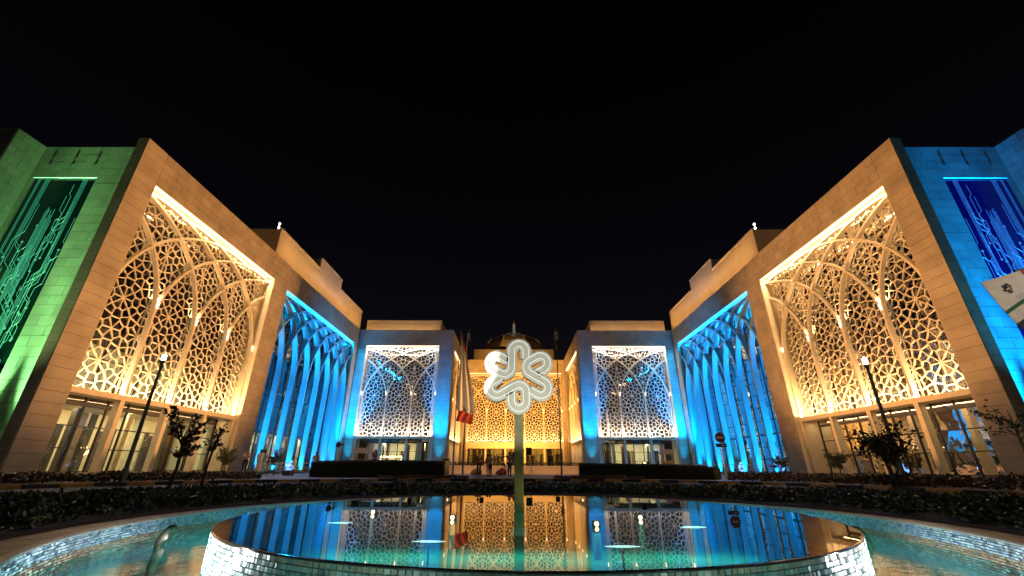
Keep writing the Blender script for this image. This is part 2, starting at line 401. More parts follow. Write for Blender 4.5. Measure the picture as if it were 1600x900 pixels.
for s in (-1, 1):
    spot('drum_lamp_light', (s*3.82, 4.0, -.84), (s*3.0, 4.45, -.74), 420, (.92,.95,1.), 95, .8, .06)
    point('drum_lamp_light', (s*1.5, 2.1, -.90), 14., (.85,1.,.88), .06)
for a_ in (-35, -12, 10, 32, 148, 170, 192, 215):
    point('pool_lamp_light', ring_pt(4.3, R_(a_), -1.08), 9., (.35,.95,.95), .08)
strip('rim_led_light', (-4.6,6.4,-.8), (-4.0,4.1,-.8), (-1,.2,.25), .05, 5.5, (.8,.9,1))
strip('rim_led_light', (4.6,6.4,-.8), (4.0,4.1,-.8), (1,.2,.25), .05, 4.5, (.9,.95,1))

# ------------------------------------------------------------------ flower monument
fx, fy, fz = -.135, 6.62, 1.345
fl = empty('flower_monument', (fx, 6.70, ZT-.30), 'white six petal looped ribbon flower on an olive post in the drum', 'monument')
b = MB()
b.box(fx-.068, fx+.068, 6.66, 6.80, ZT-.30, .83)
b.build('post', T['polem'], fl)
b = MB()
for dx in (-.045, 0, .045): b.box(fx+dx-.012, fx+dx+.012, 6.645, 6.658, ZT+.01, .82)
b.build('post_fin', T['polem'], fl)
b = MB(); b.box(fx-.12, fx+.12, 6.62, 6.84, ZT-.298, ZT-.2); b.build('base_plate', T['steel'], fl)
LEG, TIP = .115, .393
def leg(al, side, r):   # side +1 = counter-clockwise side of the lobe
    d = Vector((math.cos(al), math.sin(al))); nn = Vector((-d.y, d.x)); return d*r + nn*LEG*side
def ribbon_path(al):
    be = al + R_(60); P = []
    P.append(leg(al,-1,.265)); P.append(leg(al,-1,.33)); P.append(leg(al,-1,TIP))
    c = Vector((math.cos(al), math.sin(al)))*TIP
    for k in range(1, 16): t = al - math.pi/2 + math.pi*k/16; P.append(c + Vector((math.cos(t), math.sin(t)))*LEG)
    # along ccw leg inward to the bend into lobe be
    rc = 2*LEG/math.sin(R_(60)); C = Vector((math.cos(be), math.sin(be)))*rc
    t0 = al - math.pi/2; t1 = be + math.pi/2       # start normal points back at the leg
    P.append(leg(al,1,TIP)); 
    d = Vector((math.cos(al), math.sin(al))); P.append(leg(al,1,C.dot(d)+.02))
    for k in range(0, 15): t = t0 - R_(0) - (t0 + 2*math.pi - t1 if t0 < t1 - math.pi else t0 - t1)*k/14 * (1 if True else 1); P.append(C + Vector((math.cos(t), math.sin(t)))*LEG)
    P.append(leg(be,1,TIP))
    c2 = Vector((math.cos(be), math.sin(be)))*TIP
    for k in range(1, 16): t = be + math.pi/2 - math.pi*k/16; P.append(c2 + Vector((math.cos(t), math.sin(t)))*LEG)
    P.append(leg(be,-1,TIP)); P.append(leg(be,-1,.32)); P.append(leg(be,-1,.262))
    return P
def ribbon(mb, path, hw, y0, y1, sc=1., off=(0,0,0), offs=0.):
    n = len(path); L = []; 
    for i, p in enumerate(path):
        t = (path[min(i+1,n-1)] - path[max(i-1,0)]).normalized(); nn = Vector((-t.y, t.x)); L.append((p + nn*offs, nn))
    ch = .012*sc if hw > .05 else 0
    sec = [(-hw, y1), (-hw, y0+ch), (-hw+ch, y0), (hw-ch, y0), (hw, y0+ch), (hw, y1)] if ch else [(-hw,y1),(-hw,y0),(hw,y0),(hw,y1)]
    m = len(sec); vs = []; fs = []
    for p, nn in L:
        for u, y in sec:
            q = (p + nn*u)*sc; vs.append((off[0]+q.x, off[1]+y, off[2]+q.y))
    for i in range(n-1):
        for k in range(m): fs.append((i*m+k, i*m+(k+1)%m, (i+1)*m+(k+1)%m, (i+1)*m+k))
    fs.append(tuple(range(m))); fs.append(tuple((n-1)*m+k for k in range(m-1,-1,-1)))
    mb.add(vs, fs)
for j, al in enumerate((90, -30, 210)):
    pth = ribbon_path(R_(al)); dy = j*.0015
    b = MB(); ribbon(b, pth, .090, -.06+dy, .07+dy, 1., (fx, fy, fz)); rb = b.build('ribbon', T['signp'], fl, recalc=True)
    for o_ in (-.045, .045):
        b = MB(); ribbon(b, pth, .0075, -.072+dy, -.058+dy, 1., (fx, fy, fz), o_); b.build('light_tube', T['tubel'], rb, recalc=True)
spot('flower_spot_light', (-2.6, 4.6, -.3), (-1.235, 6.6, 1.26), 1300, (1,1,.97), 23, .08, .02)
spot('flower_spot_light', (.3, 3.9, -.45), (fx, 6.6, 1.2), 230, (1.,.96,.80), 36, .5, .05)
spot('post_fill_light', (.25, 5.6, -.5), (fx, 6.62, .1), 9, (1.,.85,.35), 70, .8, .05)  # added warm spot to brighten the post

# ------------------------------------------------------------------ lattice pattern
def clip_half(poly, n, d):      # keep n.p <= d
    out = []
    for i in range(len(poly)):
        p, q = poly[i], poly[(i+1) % len(poly)]; a = n[0]*p[0]+n[1]*p[1]-d; c = n[0]*q[0]+n[1]*q[1]-d
        if a <= 0: out.append(p)
        if (a < 0 < c) or (c < 0 < a):
            t = a/(a-c); out.append((p[0]+(q[0]-p[0])*t, p[1]+(q[1]-p[1])*t))
    return out
def lattice_cells(wd, ht, per, z0):
    seeds = []
    def wheel(x, y, n, r, ph=0): seeds.extend((x + r*math.cos(ph+2*math.pi*k/n), y + r*math.sin(ph+2*math.pi*k/n)) for k in range(n))
    for iz in range(-2, int(ht/per*2)+3):
        zc = z0 + iz*per/2
        if iz % 2 == 0: xs = [(wd/2, 8, .50), (0, 6, .41), (wd, 6, .41)]
        else: xs = [(0, 8, .50), (wd, 8, .50), (wd/2, 6, .41)]
        for x, n, r in xs: wheel(x, zc, n, r, math.pi/n if n == 8 else math.pi/6)
        for x in (wd/4, 3*wd/4):
            wheel(x, zc + per/4, 5, .38, math.pi/2 if iz % 2 else -math.pi/2)
            seeds.append((x, zc))
        for x in (0, wd/2, wd): seeds.append((x, zc+per/4))
    S = np.array([p for p in seeds if -2 < p[0] < wd+2 and -2 < p[1] < ht+2]); cells = []
    for i, p in enumerate(S):
        poly = [(0,0),(wd,0),(wd,ht),(0,ht)]
        d2 = ((S-p)**2).sum(1)
        for j in np.argsort(d2)[1:26]:
            q = S[j]
            if d2[j] < 1e-6: continue
            nn = q-p; poly = clip_half(poly, nn, float((q@q-p@p)/2))
            if len(poly) < 3: break
        if len(poly) >= 3: cells.append(poly)
    return cells
def inset(poly, h):
    P = []
    for p in poly:
        if not P or (abs(p[0]-P[-1][0]) + abs(p[1]-P[-1][1])) > 1e-4: P.append(p)
    if len(P) > 2 and abs(P[0][0]-P[-1][0]) + abs(P[0][1]-P[-1][1]) < 1e-4: P.pop()
    if len(P) < 3: return None, None
    q = list(P)
    for i in range(len(P)):
        a, c = P[i], P[(i+1) % len(P)]; ex, ey = c[0]-a[0], c[1]-a[1]; L = math.hypot(ex, ey)
        nx, ny = ey/L, -ex/L
        q = clip_half(q, (nx, ny), nx*a[0]+ny*a[1]-h)
        if len(q) < 3: return P, None
    return P, q
def lattice_mesh(wd, ht, hw, dep, mp, off, per=4.0, z0=1.75):
    """perforated sheet: every cell's rim is a ring of quads; mp(u, w, z) -> world"""
    b = MB()
    for poly in lattice_cells(wd, ht, per, z0):
        P, q = inset(poly, hw)
        if P is None: continue
        if q is None or len(q) < 3:
            n = len(P); b.add([mp(u, 0, z) for u, z in P], [tuple(range(n))]); continue
        n = len(P); m = len(q)
        # match outer vertices to inner ring by angle from the centroid
        cx = sum(p[0] for p in q)/m; cz = sum(p[1] for p in q)/m
        ang = lambda p: math.atan2(p[1]-cz, p[0]-cx)
        tags = sorted([(ang(p), 0, i) for i, p in enumerate(P)] + [(ang(p), 1, i) for i, p in enumerate(q)])
        vs = [mp(u, 0, z) for u, z in P] + [mp(u, 0, z) for u, z in q] + [mp(u, dep, z) for u, z in q]
        # stitch
        io = [t for t in tags if t[1] == 0]; ii = [t for t in tags if t[1] == 1]
        fs = []; a = 0; c = 0; oi = [t[2] for t in io]; inn = [t[2] for t in ii]; ao = [t[0] for t in io]; ai = [t[0] for t in ii]
        while a < n or c < m:
            na = ao[a+1] if a+1 < n else (ao[0]+2*math.pi if a < n else 1e9)
            nc = ai[c+1] if c+1 < m else (ai[0]+2*math.pi if c < m else 1e9)
            if a < n and (na <= nc or c >= m): fs.append((oi[a], oi[(a+1) % n], n+inn[c % m])); a += 1
            else: fs.append((oi[a % n], n+inn[(c+1) % m], n+inn[c])); c += 1
        for k in range(m): fs.append((n+k, n+(k+1) % m, n+m+(k+1) % m, n+m+k))
        b.add(vs, fs)
    return b

# ------------------------------------------------------------------ screened openings
ZL, ZO, ZS, RB = 4.02, 17.0, 8.75, 8.0
def screen_opening(root, mp, wd, nb, opts):
    """mp(u, w, z): u along the wall, w into the wall. Columns, lintel, pointed ribs, lattice, lamps, glazing."""
    bw = wd/nb; o = dict(ribw=.085, ribd=.17, ribc=.55, lat=1.0, latw=.032, latd=.085, ribm='screen', latm='screen', lattice=True, lintel=True, lamp=True, from_z=ZL, gl=3.0)
    o.update(opts)
    U = Vector(mp(1,0,0)) - Vector(mp(0,0,0)); W = Vector(mp(0,1,0)) - Vector(mp(0,0,0)); Z = Vector((0,0,1))
    for k in range(nb+1):
        u = min(max(k*bw, .10), wd-.10)
        b = MB()
        z0 = o['from_z']
        def path(pts): return [Vector(mp(x, o['ribc'], z)) for x, z in pts]
        def sw(pts, hw, hd):
            pp = path(pts)
            def fr(i):
                t = (pp[min(i+1,len(pp)-1)] - pp[max(i-1,0)]).normalized(); return (t.cross(W)).normalized(), W
            b.sweep(pp, fr, hw, hd)
        sw([(u, z0), (u, ZS*.5+z0*.5), (u, ZS+.05)], o['ribw'], o['ribd'])
        for sgn in (-1, 1):
            pts = []
            for i in range(0, 25):
                th = R_(104)*i/24; x = u + sgn*2.5*bw*(1-math.cos(th)); z = ZS + RB*math.sin(th)
                if x < .06 or x > wd-.06:
                    break
                pts.append((x, z))
            if len(pts) > 2: sw(pts, o['ribw']*.9, o['ribd']-.02 - .012*(sgn > 0) - .004*(k % 2))
        b.build('arch_rib', T[o['ribm']], root)
        if o['lintel']:
            b = MB(); c0 = Vector(mp(u-.16 if 0 < k < nb else (u-.1 if k == 0 else u-.2), .36, G_FLOOR)); c1 = Vector(mp(u+.16 if 0 < k < nb else (u+.2 if k == 0 else u+.1), .76, 3.70))
            b.box(c0.x, c1.x, c0.y, c1.y, c0.z, c1.z); b.build('column', T['cream'], root)
        if o['lamp'] and 0 < k < nb or (o['lamp'] and k in (0, nb)):
            b = MB(); uu = min(max(u, .16), wd-.16)
            b.tube([mp(uu, .40, 9.75), mp(uu, .40, 10.15)], [.05, .075], 8); b.build('rib_lamp', T['bulbw'], root)
    if o['lintel']:
        b = MB(); c0 = Vector(mp(.02, .30, 3.70)); c1 = Vector(mp(wd-.02, 1.30, ZL-.02)); b.box(c0.x, c1.x, c0.y, c1.y, c0.z, c1.z); b.build('lintel', T['cream'], root)
    if o['lattice']:
        for k in range(nb):
            u0 = k*bw
            b = lattice_mesh(bw, ZO-ZL-.02, o['latw'], o['latd'], lambda u, w_, z: mp(u0+u, o['lat']+w_, ZL+z), None)
            b.build('lattice_screen', T[o['latm']], root, recalc=False)
    # head lamp strip and soffit
    b = MB(); c0 = Vector(mp(.03, .03, ZO-.035)); c1 = Vector(mp(wd-.03, o.get('ledw', .34), ZO-.004)); b.box(c0.x, c1.x, c0.y, c1.y, c0.z, c1.z)
    b.build('head_lamp', T[o.get('led', 'led')], root)
    b = MB(); c0 = Vector(mp(-.6, -.0+.012, ZO)); c1 = Vector(mp(wd+.6, o['gl']+.3, ZO+.12)); b.box(c0.x, c1.x, c0.y, c1.y, c0.z, c1.z); b.build('soffit', T['cream'], root)
    # side walls of the gap behind the screen
    for ua, ub in ((-.22, -.004), (wd+.004, wd+.22)):
        b = MB(); c0 = Vector(mp(ua, .655, G_FLOOR)); c1 = Vector(mp(ub, o['gl'], ZO-.002)); b.box(c0.x, c1.x, c0.y, c1.y, c0.z, c1.z); b.build('gap_wall', T[o.get('gapm','cream')], root)
    # glazing behind
    gl = o['gl']; nc = o.get('cols', nb*2); cw = wd/nc
    zs = [G_FLOOR+.02, .95, 2.15, 3.35]
    while zs[-1] < ZO-1.6: zs.append(zs[-1]+1.36)
    zs.append(ZO-.03)
    fr = MB()
    for i in range(nc+1):
        u = min(max(i*cw, .05), wd-.05); c0 = Vector(mp(u-.05, gl-.05, G_FLOOR)); c1 = Vector(mp(u+.05, gl+.05, ZO-.01)); fr.box(c0.x, c1.x, c0.y, c1.y, c0.z, c1.z)
    for z in zs[:-1]:
        th = .10 if abs(z-3.35) < .01 else .03
        c0 = Vector(mp(.0, gl-.04, z-th)); c1 = Vector(mp(wd, gl+.04, z+th)); fr.box(c0.x, c1.x, c0.y, c1.y, c0.z, c1.z)
    cw_o = fr.build('curtain_wall', T['darkframe'], root)
    up = MB()
    for i in range(nc):
        for j in range(len(zs)-1):
            mb = MB() if j < 3 else up
            t = [rng.gauss(0, .006) for _ in range(3)]
            q = [mp(i*cw+.035, gl+t[0], zs[j]), mp((i+1)*cw-.035, gl+t[1], zs[j]), mp((i+1)*cw-.035, gl+t[2], zs[j+1]), mp(i*cw+.035, gl+t[0]+t[2]-t[1], zs[j+1])]
            mb.add(q, [(0,1,2,3)])
            if j < 3: mb.build('pane', T['glass'], cw_o)
    up.build('upper_panes', T['glassd'], cw_o, kind='stuff')
    # rooms behind: lobby and upper floors
    d = o.get('room', 4.0)
    def bx(m, u0, u1, w0, w1, z0, z1, name): 
        b = MB(); c0 = Vector(mp(u0, w0, z0)); c1 = Vector(mp(u1, w1, z1)); b.box(c0.x, c1.x, c0.y, c1.y, c0.z, c1.z); return b.build(name, T[m], root)
    bx('floorin', -.2, wd+.2, .1, gl+d, G_FLOOR-.2, G_FLOOR, 'lobby_floor')
    lw = bx('lobby', -.2, wd+.2, gl+d, gl+d+.2, G_FLOOR, 3.4, 'lobby_wall')
    for i in range(nb):
        u = (i+.5)*bw + rng.uniform(-.5,.5)
        b = MB(); c0 = Vector(mp(u-.55, gl+d-.05, G_FLOOR)); c1 = Vector(mp(u+.55, gl+d-.01, 2.3)); b.box(c0.x, c1.x, c0.y, c1.y, c0.z, c1.z); b.build('lobby_door', T['darkint'], lw)
        for q in range(3):
            uq = (i+rng.random())*bw; wq = rng.uniform(.12,.32); b = MB(); c0 = Vector(mp(uq-wq, gl+d-.14-.02*q, G_FLOOR)); c1 = Vector(mp(uq+wq, gl+d-.06-.02*q, rng.choice((2.5,3.35)))); b.box(c0.x, c1.x, c0.y, c1.y, c0.z, c1.z); b.build('wall_panel', T[rng.choice(('darkint','innerw','darkframe'))], lw)
        u2 = (i+.05)*bw
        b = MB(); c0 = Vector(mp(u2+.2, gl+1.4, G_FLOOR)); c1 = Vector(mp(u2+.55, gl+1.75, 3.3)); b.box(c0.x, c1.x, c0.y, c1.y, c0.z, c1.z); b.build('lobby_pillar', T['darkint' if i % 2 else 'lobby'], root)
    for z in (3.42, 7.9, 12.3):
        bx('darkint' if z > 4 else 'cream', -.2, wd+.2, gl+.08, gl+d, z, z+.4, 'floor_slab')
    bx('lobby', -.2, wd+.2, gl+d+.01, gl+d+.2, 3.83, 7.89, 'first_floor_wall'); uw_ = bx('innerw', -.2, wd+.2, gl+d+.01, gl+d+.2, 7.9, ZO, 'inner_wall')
    for i in range(nb):
        for z in (7.86, 12.26):
            if rng.random() < .8:
                u = (i+rng.uniform(.2,.8))*bw; b = MB(); c0 = Vector(mp(u-.5, gl+1.2, z-.03)); c1 = Vector(mp(u+.5, gl+1.45, z-.002)); b.box(c0.x, c1.x, c0.y, c1.y, c0.z, c1.z); b.build('ceiling_lamp', T['ceil'], uw_)
    return U, W

# ------------------------------------------------------------------ buildings
H1 = 19.5
CAND = []
def clad(root, mp, u0, u1, z0, z1, ph=.6, pw=1.25, m='stone'):
    """stone panels on a wall area: collects candidates, later the nearest become objects"""
    nu = max(1, round((u1-u0)/pw)); nz = max(1, round((z1-z0)/ph)); du = (u1-u0)/nu; dz = (z1-z0)/nz; g = .011
    for j in range(nz):
        us = [u0+i*du for i in range(nu+1)]
        if j % 2 and nu > 1: us = [u0] + [u0+(i+.5)*du for i in range(nu)] + [u1]
        for a, c in zip(us, us[1:]):
            CAND.append((root, mp, a+g, c-g, z0+j*dz+g, z0+(j+1)*dz-g, m))
def flush_clad():
    byroot = {}
    for c in CAND: byroot.setdefault(c[0].name, []).append(c)
    for nm, L in byroot.items():
        def dist(c): p = Vector(c[1]((c[2]+c[3])/2, 0, (c[4]+c[5])/2)); return (p - cam.matrix_world.translation).length
        def vis(c):
            p = Vector(c[1]((c[2]+c[3])/2, 0, (c[4]+c[5])/2)); q = cam.matrix_world.inverted() @ p
            return q.z < 0 and abs(q.x/q.z) < 1.26 and abs(q.y/q.z) < .72
        L.sort(key=lambda c: (not vis(c), dist(c)))
        cache = {}
        for c in L[:300]:
            root, mp, a, e_, z0, z1, m = c
            p0 = Vector(mp(a, -.028, z0)); p1 = Vector(mp(e_, .004, z1)); ctr = (p0+p1)/2; h = (p1-p0)/2
            key = (round(abs(h.x),3), round(abs(h.y),3), round(abs(h.z),3), m)
            if key not in cache:
                b = MB(); b.box(-key[0], key[0], -key[1], key[1], -key[2], key[2]); cache[key] = b.mesh('stone_panel', T[m])
            jit = Vector(mp(0, rng.uniform(-.001,.001), 0)) - Vector(mp(0,0,0))
            piece('stone_panel', cache[key], ctr+jit, root)
        b = MB()
        for c in L[300:]:
            p0 = Vector(c[1](c[2], -.028, c[4])); p1 = Vector(c[1](c[3], .004, c[5])); b.box(p0.x, p1.x, p0.y, p1.y, p0.z, p1.z)
        if b.f: b.build('stone_cladding', T['stone'], byroot[nm][0][0], kind='stuff')
def circuit(root, mp, u0, u1, z0, z1, pm, tm):
    c0 = Vector(mp(u0, .10, z0)); c1 = Vector(mp(u1, .16, z1)); b = MB(); b.box(c0.x, c1.x, c0.y, c1.y, c0.z, c1.z)
    pn = b.build('circuit_panel', T[pm], root)
    b = MB(); r2 = random.Random(5)
    def seg(p, q, hw, d):
        (ua, za), (ub, zb) = p, q; L = math.hypot(ub-ua, zb-za)
        if L < 1e-4: return
        nx, nz = -(zb-za)/L*hw, (ub-ua)/L*hw
        quad = [(ua-nx, za-nz), (ub-nx, zb-nz), (ub+nx, zb+nz), (ua+nx, za+nz)]
        b.add([mp(u, .10-d, z) for u, z in quad] + [mp(u, .10, z) for u, z in quad], [(0,1,2,3),(0,4,5,1),(2,6,7,3)])
    def dot(p, r, d):
        n = 10; b.add([mp(p[0]+r*math.cos(2*math.pi*k/n), .10-d, p[1]+r*math.sin(2*math.pi*k/n)) for k in range(n)], [tuple(range(n))])
    W = u1-u0; d = 0.006; cnt = 0
    def trace(u, zt, zb, dirn, hw, dots):
        nonlocal d, cnt
        cnt += 1; d = .006 + .0006*(cnt % 12)
        pts = [(u, zt)]; z = zt
        while z > zb:
            L = r2.uniform(.5, 2.2); z2 = max(zb, z-L); pts.append((u, z2)); z = z2
            if z <= zb: break
            j = r2.choice((-1,1)) if dirn == 0 else dirn; s = r2.uniform(.12, .5); u2 = u + j*s
            if u2 < u0+.08 or u2 > u1-.08: u2 = u - j*s
            if u0+.08 < u2 < u1-.08 and z-s > zb: u = u2; z -= s; pts.append((u, z))
        for p, q in zip(pts, pts[1:]): seg(p, q, hw, d)
        if dots: dot(pts[-1], .075, d+.001)
        if dots == 2: dot(pts[0], .075, d+.001)
    # straight bus bundles
    for uc, n, sp in ((.20, 4, .085), (.50, 8, .085), (.80, 4, .085), (.93, 2, .09)):
        for k in range(n):
            u = u0 + uc*W + (k-n/2)*sp; zt = z1 - (.05 if uc != .5 else r2.uniform(2.2, 3.2)); L = r2.uniform(3.5, 8) if uc != .5 else r2.uniform(5, 7)
            cnt += 1; d = .006 + .0006*(cnt % 12)
            zb = max(z0+.3, zt-L); seg((u, zt), (u, zb), .0105, d)
            s = .3 + .05*k; sg = 1 if uc < .5 else -1
            seg((u, zb), (u+sg*.5, zb-.5), .0105, d)
            zz = max(z0+.2, zb-.5-r2.uniform(1, 4)); seg((u+sg*.5, zb-.5), (u+sg*.5, zz), .0105, d); dot((u+sg*.5, zz), .07, d+.001)
    for k in range(30):
        u = u0 + W*r2.uniform(.04, .96); zt = r2.uniform(z0+3, z1-.3); trace(u, zt, max(z0+.2, zt - r2.uniform(2.5, 6)), 0, .0105, r2.choice((1,1,2)))
    b.build('circuit_trace', T[tm], pn, kind='stuff')
def wing(s):
    side = 'left' if s < 0 else 'right'
    root = empty('wing_building', (s*24, 21, G_PLAZA), 'stone wing building on the '+side+' with gold lattice screen, ' + ('green lit end wall' if s < 0 else 'blue lit end wall'), 'building', 'matching wing buildings')
    A = lambda u, w_, z: (s*(23.8+w_), 22.4+u, z)
    F = lambda u, w_, z: (s*(23.8+w_), 20.8+u, z)     # front face of block A from its corner
    # --- block A : frame wall
    b = MB(); zb = G_PLAZA-.1
    x0, x1 = s*23.82, s*24.45
    b.box(x0, x1, 20.82, 22.4, zb, H1); b.box(x0, x1, 37.3, 39.76, zb, H1); b.box(x0, x1, 22.4, 37.3, ZO+.125, H1); b.box(x0, x1, 22.4, 37.3, zb, G_FLOOR-.205)
    b.build('wall', T['joint'], root)
    clad(root, F, 0, 1.6, -.6, H1); clad(root, F, 16.5, 18.96, -.6, H1); clad(root, F, 1.6, 16.5, ZO+.02, H1)
    E_ = lambda u, w_, z: (s*(23.82+u), 20.82+w_, z)
    clad(root, E_, 0, .63, -.6, H1)
    # jamb lining
    for ya in (22.385, 37.275): b = MB(); b.box(s*23.80, s*24.45, ya, ya+.04, G_FLOOR, ZO); b.build('jamb_lining', T['cream'], root)
    b = MB(); b.box(s*23.74, s*24.4, 22.42, 37.28, -.62, G_FLOOR-.20); b.build('sill_step', T['stone'], root)
    # --- roof and body
    b = MB(); b.box(s*24.45, s*48, 21.66, 64, H1-.5, H1-.05); b.build('roof', T['plaster'], root)
    b = MB(); b.box(s*24.3, s*24.45, 39.9, 61, H1-.1, H1-.04); b.build('roof_edge', T['plaster'], root)
    # --- end wall with circuit panel
    N = lambda u, w_, z: (s*(24.45+u), 21.66+w_, z)
    P0, P1, Z0p, Z1p = 2.55, 6.62, 4.1, 17.0
    b = MB(); y0, y1 = 21.68, 22.2
    for ua, ub, za, zc in ((0,P0,zb,H1), (P1,6.92,zb,H1), (P0,P1,Z1p,H1), (P0,P1,zb,Z0p)): b.box(s*(24.45+ua), s*(24.45+ub), y0, y1, za, zc)
    b.build('end_wall', T['joint'], root)
    clad(root, N, 0, P0, -.6, H1); clad(root, N, P1, 6.9, -.6, H1, pw=.4); clad(root, N, P0, P1, Z1p, H1); clad(root, N, P0, P1, -.6, Z0p)
    circuit(root, N, P0, P1, Z0p, Z1p, 'panelg' if s < 0 else 'panelb', 'traceg' if s < 0 else 'traceb')
    b = MB(); b.box(s*(24.45+P0), s*(24.45+P1), 21.6335, 21.76, Z1p-.0, Z1p+.06); b.build('panel_head', T['white'], root)
    for u in (3.05, 4.55, 6.05):
        for z in (18.62, 18.05):
            b = MB(); b.tube([N(u, .02, z), N(u, -.045, z)], [.08, .09], 12); b.build('wall_fitting', T['steel'], root)
    # projecting outer bay
    b = MB(); b.box(s*31.37, s*46, 19.97, 40, zb, H1); b.build('outer_bay', T['joint'], root)
    SB = lambda u, w_, z: (s*(31.37+w_), 19.97+u, z); clad(root, SB, 0, 1.69, -.6, H1, pw=.85)
    OB = lambda u, w_, z: (s*(31.37+u), 19.97+w_, z); clad(root, OB, 0, 10, -.6, H1)
    screen_opening(root, A, 14.9, 4, dict(cols=10, gl=1.9))
    # --- block B : blue fins
    x0, x1 = s*23.95, s*24.55
    Bm = lambda u, w_, z: (s*(23.92+w_), 39.8+u, z)
    b = MB(); b.box(x0, x1, 39.78, 61.4, ZO+.125, H1); b.box(x0, x1, 60.0, 61.4, zb, ZO+.125); b.build('wall', T['joint'], root)
    clad(root, Bm, 0, 21.6, ZO+.02, H1); clad(root, Bm, 20.2, 21.6, -.6, ZO)
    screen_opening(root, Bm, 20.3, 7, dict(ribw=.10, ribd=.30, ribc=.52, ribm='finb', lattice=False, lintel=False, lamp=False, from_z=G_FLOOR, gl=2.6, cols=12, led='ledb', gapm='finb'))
    # --- block C : inner front
    Cm = lambda u, w_, z: (s*(9.53+u), 61.5+w_, z)
    c0, c1 = 2.0, 13.1
    b = MB()
    b.box(s*9.55, s*(9.53+c0), 61.52, 62.1, zb, H1); b.box(s*(9.53+c1), s*24.55, 61.52, 62.1, zb, H1); b.box(s*(9.53+c0), s*(9.53+c1), 61.52, 62.1, ZO+.125, H1)
    b.build('wall', T['joint'], root)
    clad(root, Cm, 0, c0, -.6, H1, pw=1.0); clad(root, Cm, c1, 14.3, -.6, H1, pw=1.2); clad(root, Cm, c0, c1, ZO+.02, H1)
    Co = lambda u, w_, z: (s*(9.53+c0+u), 61.5+w_, z)
    for xa in (c0-.01, c1-.03): b = MB(); b.box(s*(9.53+xa), s*(9.53+xa+.04), 61.5, 62.1, G_FLOOR, ZO); b.build('jamb_lining', T['cream'], root)
    screen_opening(root, Co, c1-c0, 3, dict(ribc=.90, ribd=.10, ribw=.085, cols=8, latw=.038))
    # --- block D : side of the inner court
    Dm = lambda u, w_, z: (s*(9.53+w_), 61.5+u, z)
    b = MB(); d0, d1 = 2.4, 17.4
    b.box(s*9.55, s*10.1, 62.1, 61.5+d0, zb, H1); b.box(s*9.55, s*10.1, 61.5+d1, 81.5, zb, H1); b.box(s*9.55, s*10.1, 61.5+d0, 61.5+d1, ZO+.125, H1); b.build('wall', T['joint'], root)
    clad(root, Dm, 0.02, d0, -.6, H1); clad(root, Dm, d1, 19.9, -.6, H1); clad(root, Dm, d0, d1, ZO+.02, H1)
    Do = lambda u, w_, z: (s*(9.53+w_), 61.5+d0+u, z)
    screen_opening(root, Do, d1-d0, 4, dict(cols=8, latw=.05, room=.9))
    b = MB(); b.box(s*13, s*23.9, 65.7, 81, H1-.5, H1-.05); b.box(s*10.1, s*13, 62.1, 81, H1-.5, H1-.05); b.box(s*13, s*24, 62.1, 65.7, H1-.5, H1-.05); b.build('roof', T['plaster'], root)
    # --- penthouse storeys
    b = MB(); X0, X1 = s*25.0, s*38
    b.box(X0, X1, 38.2, 64.0, H1-.2, 23.3); b.box(s*25.02, X1, 47.9, 54.8, 23.3, 24.75)
    b.build('penthouse', T['plaster'], root)
    b = MB(); b.box(s*24.93, s*25.1, 38.15, 47.88, 23.18, 23.42); b.box(s*24.93, s*25.1, 54.82, 64.0, 23.18, 23.42); b.box(s*24.95, s*25.1, 47.88, 54.82, 24.7, 24.87); b.build('parapet_cap', T['plaster'], root)
    b = MB(); b.box(s*11.8, s*23.6, 63.2, 80, H1-.2, 21.5); b.build('upper_storey', T['plaster'], root)
    b = MB(); b.box(s*11.72, s*23.6, 63.1, 63.3, 21.4, 21.6); b.build('parapet_cap', T['plaster'], root)
    # glazed roof lantern behind the penthouse
    b = MB(); zc = 23.3; xa, xb, ya, yb = 26.2, 33, 41.5, 48.5
    v = [(s*xa,ya,zc),(s*xb,ya,zc),(s*xb,yb,zc),(s*xa,yb,zc),(s*(xa+1.3),ya+1.3,zc+2.1),(s*(xb-2),ya+1.3,zc+2.1),(s*(xb-2),yb-1.3,zc+2.1),(s*(xa+1.3),yb-1.3,zc+2.1)]
    b.add(v, [(0,1,5,4),(1,2,6,5),(2,3,7,6),(3,0,4,7),(4,5,6,7)]); lant = b.build('roof_lantern', T['domeg'], root, recalc=True)
    b = MB()
    for p, q in ((0,4),(3,7),(4,7),(4,5),(0,3)): b.tube([v[p], v[q]], .07, 6)
    for t in (.33,.66): b.tube([Vector(v[0]).lerp(Vector(v[3]), t), Vector(v[4]).lerp(Vector(v[7]), t)], .05, 6)
    b.build('lantern_bar', T['steel'], lant)
    b = MB()
    for dz in (.42, .9): b.loft([(s*25.6,38.6,23.3+dz-.10,.06,.06),(s*25.6,38.6,23.3+dz,.11,.11),(s*25.6,38.6,23.3+dz+.10,.05,.05)])
    b.tube([(s*25.6,38.6,23.3),(s*25.6,38.6,24.2)], .03, 6); b.build('roof_beacon', T['bulb'], root)
    return root
wings = [wing(-1), wing(1)]
rw = wings[1]
def screen_box(name, x0, x1, y0, y1, z0, z1, m, rows=0):
    b = MB(); b.box(x0, x1, y0, y1, z0, z1); o = b.build(name, T[m], rw)
    for k in range(rows):
        b = MB(); zz = z0 + (k+.5)*(z1-z0)/rows; b.box(x0-.012, x0, y0+.02, y1-.02, zz-.03, zz+.03); b.build('screen_bar', T['darkint'], o)
screen_box('pink_screen', 26.3, 26.4, 35.2, 37.1, .2, 3.2, 'pinkl', 5)
screen_box('violet_screen', 26.5, 26.6, 35.9, 37.1, 5.0, 6.1, 'violet', 3)
screen_box('violet_screen', 27.35, 27.45, 42.6, 43.9, 5.0, 5.8, 'violet', 2)
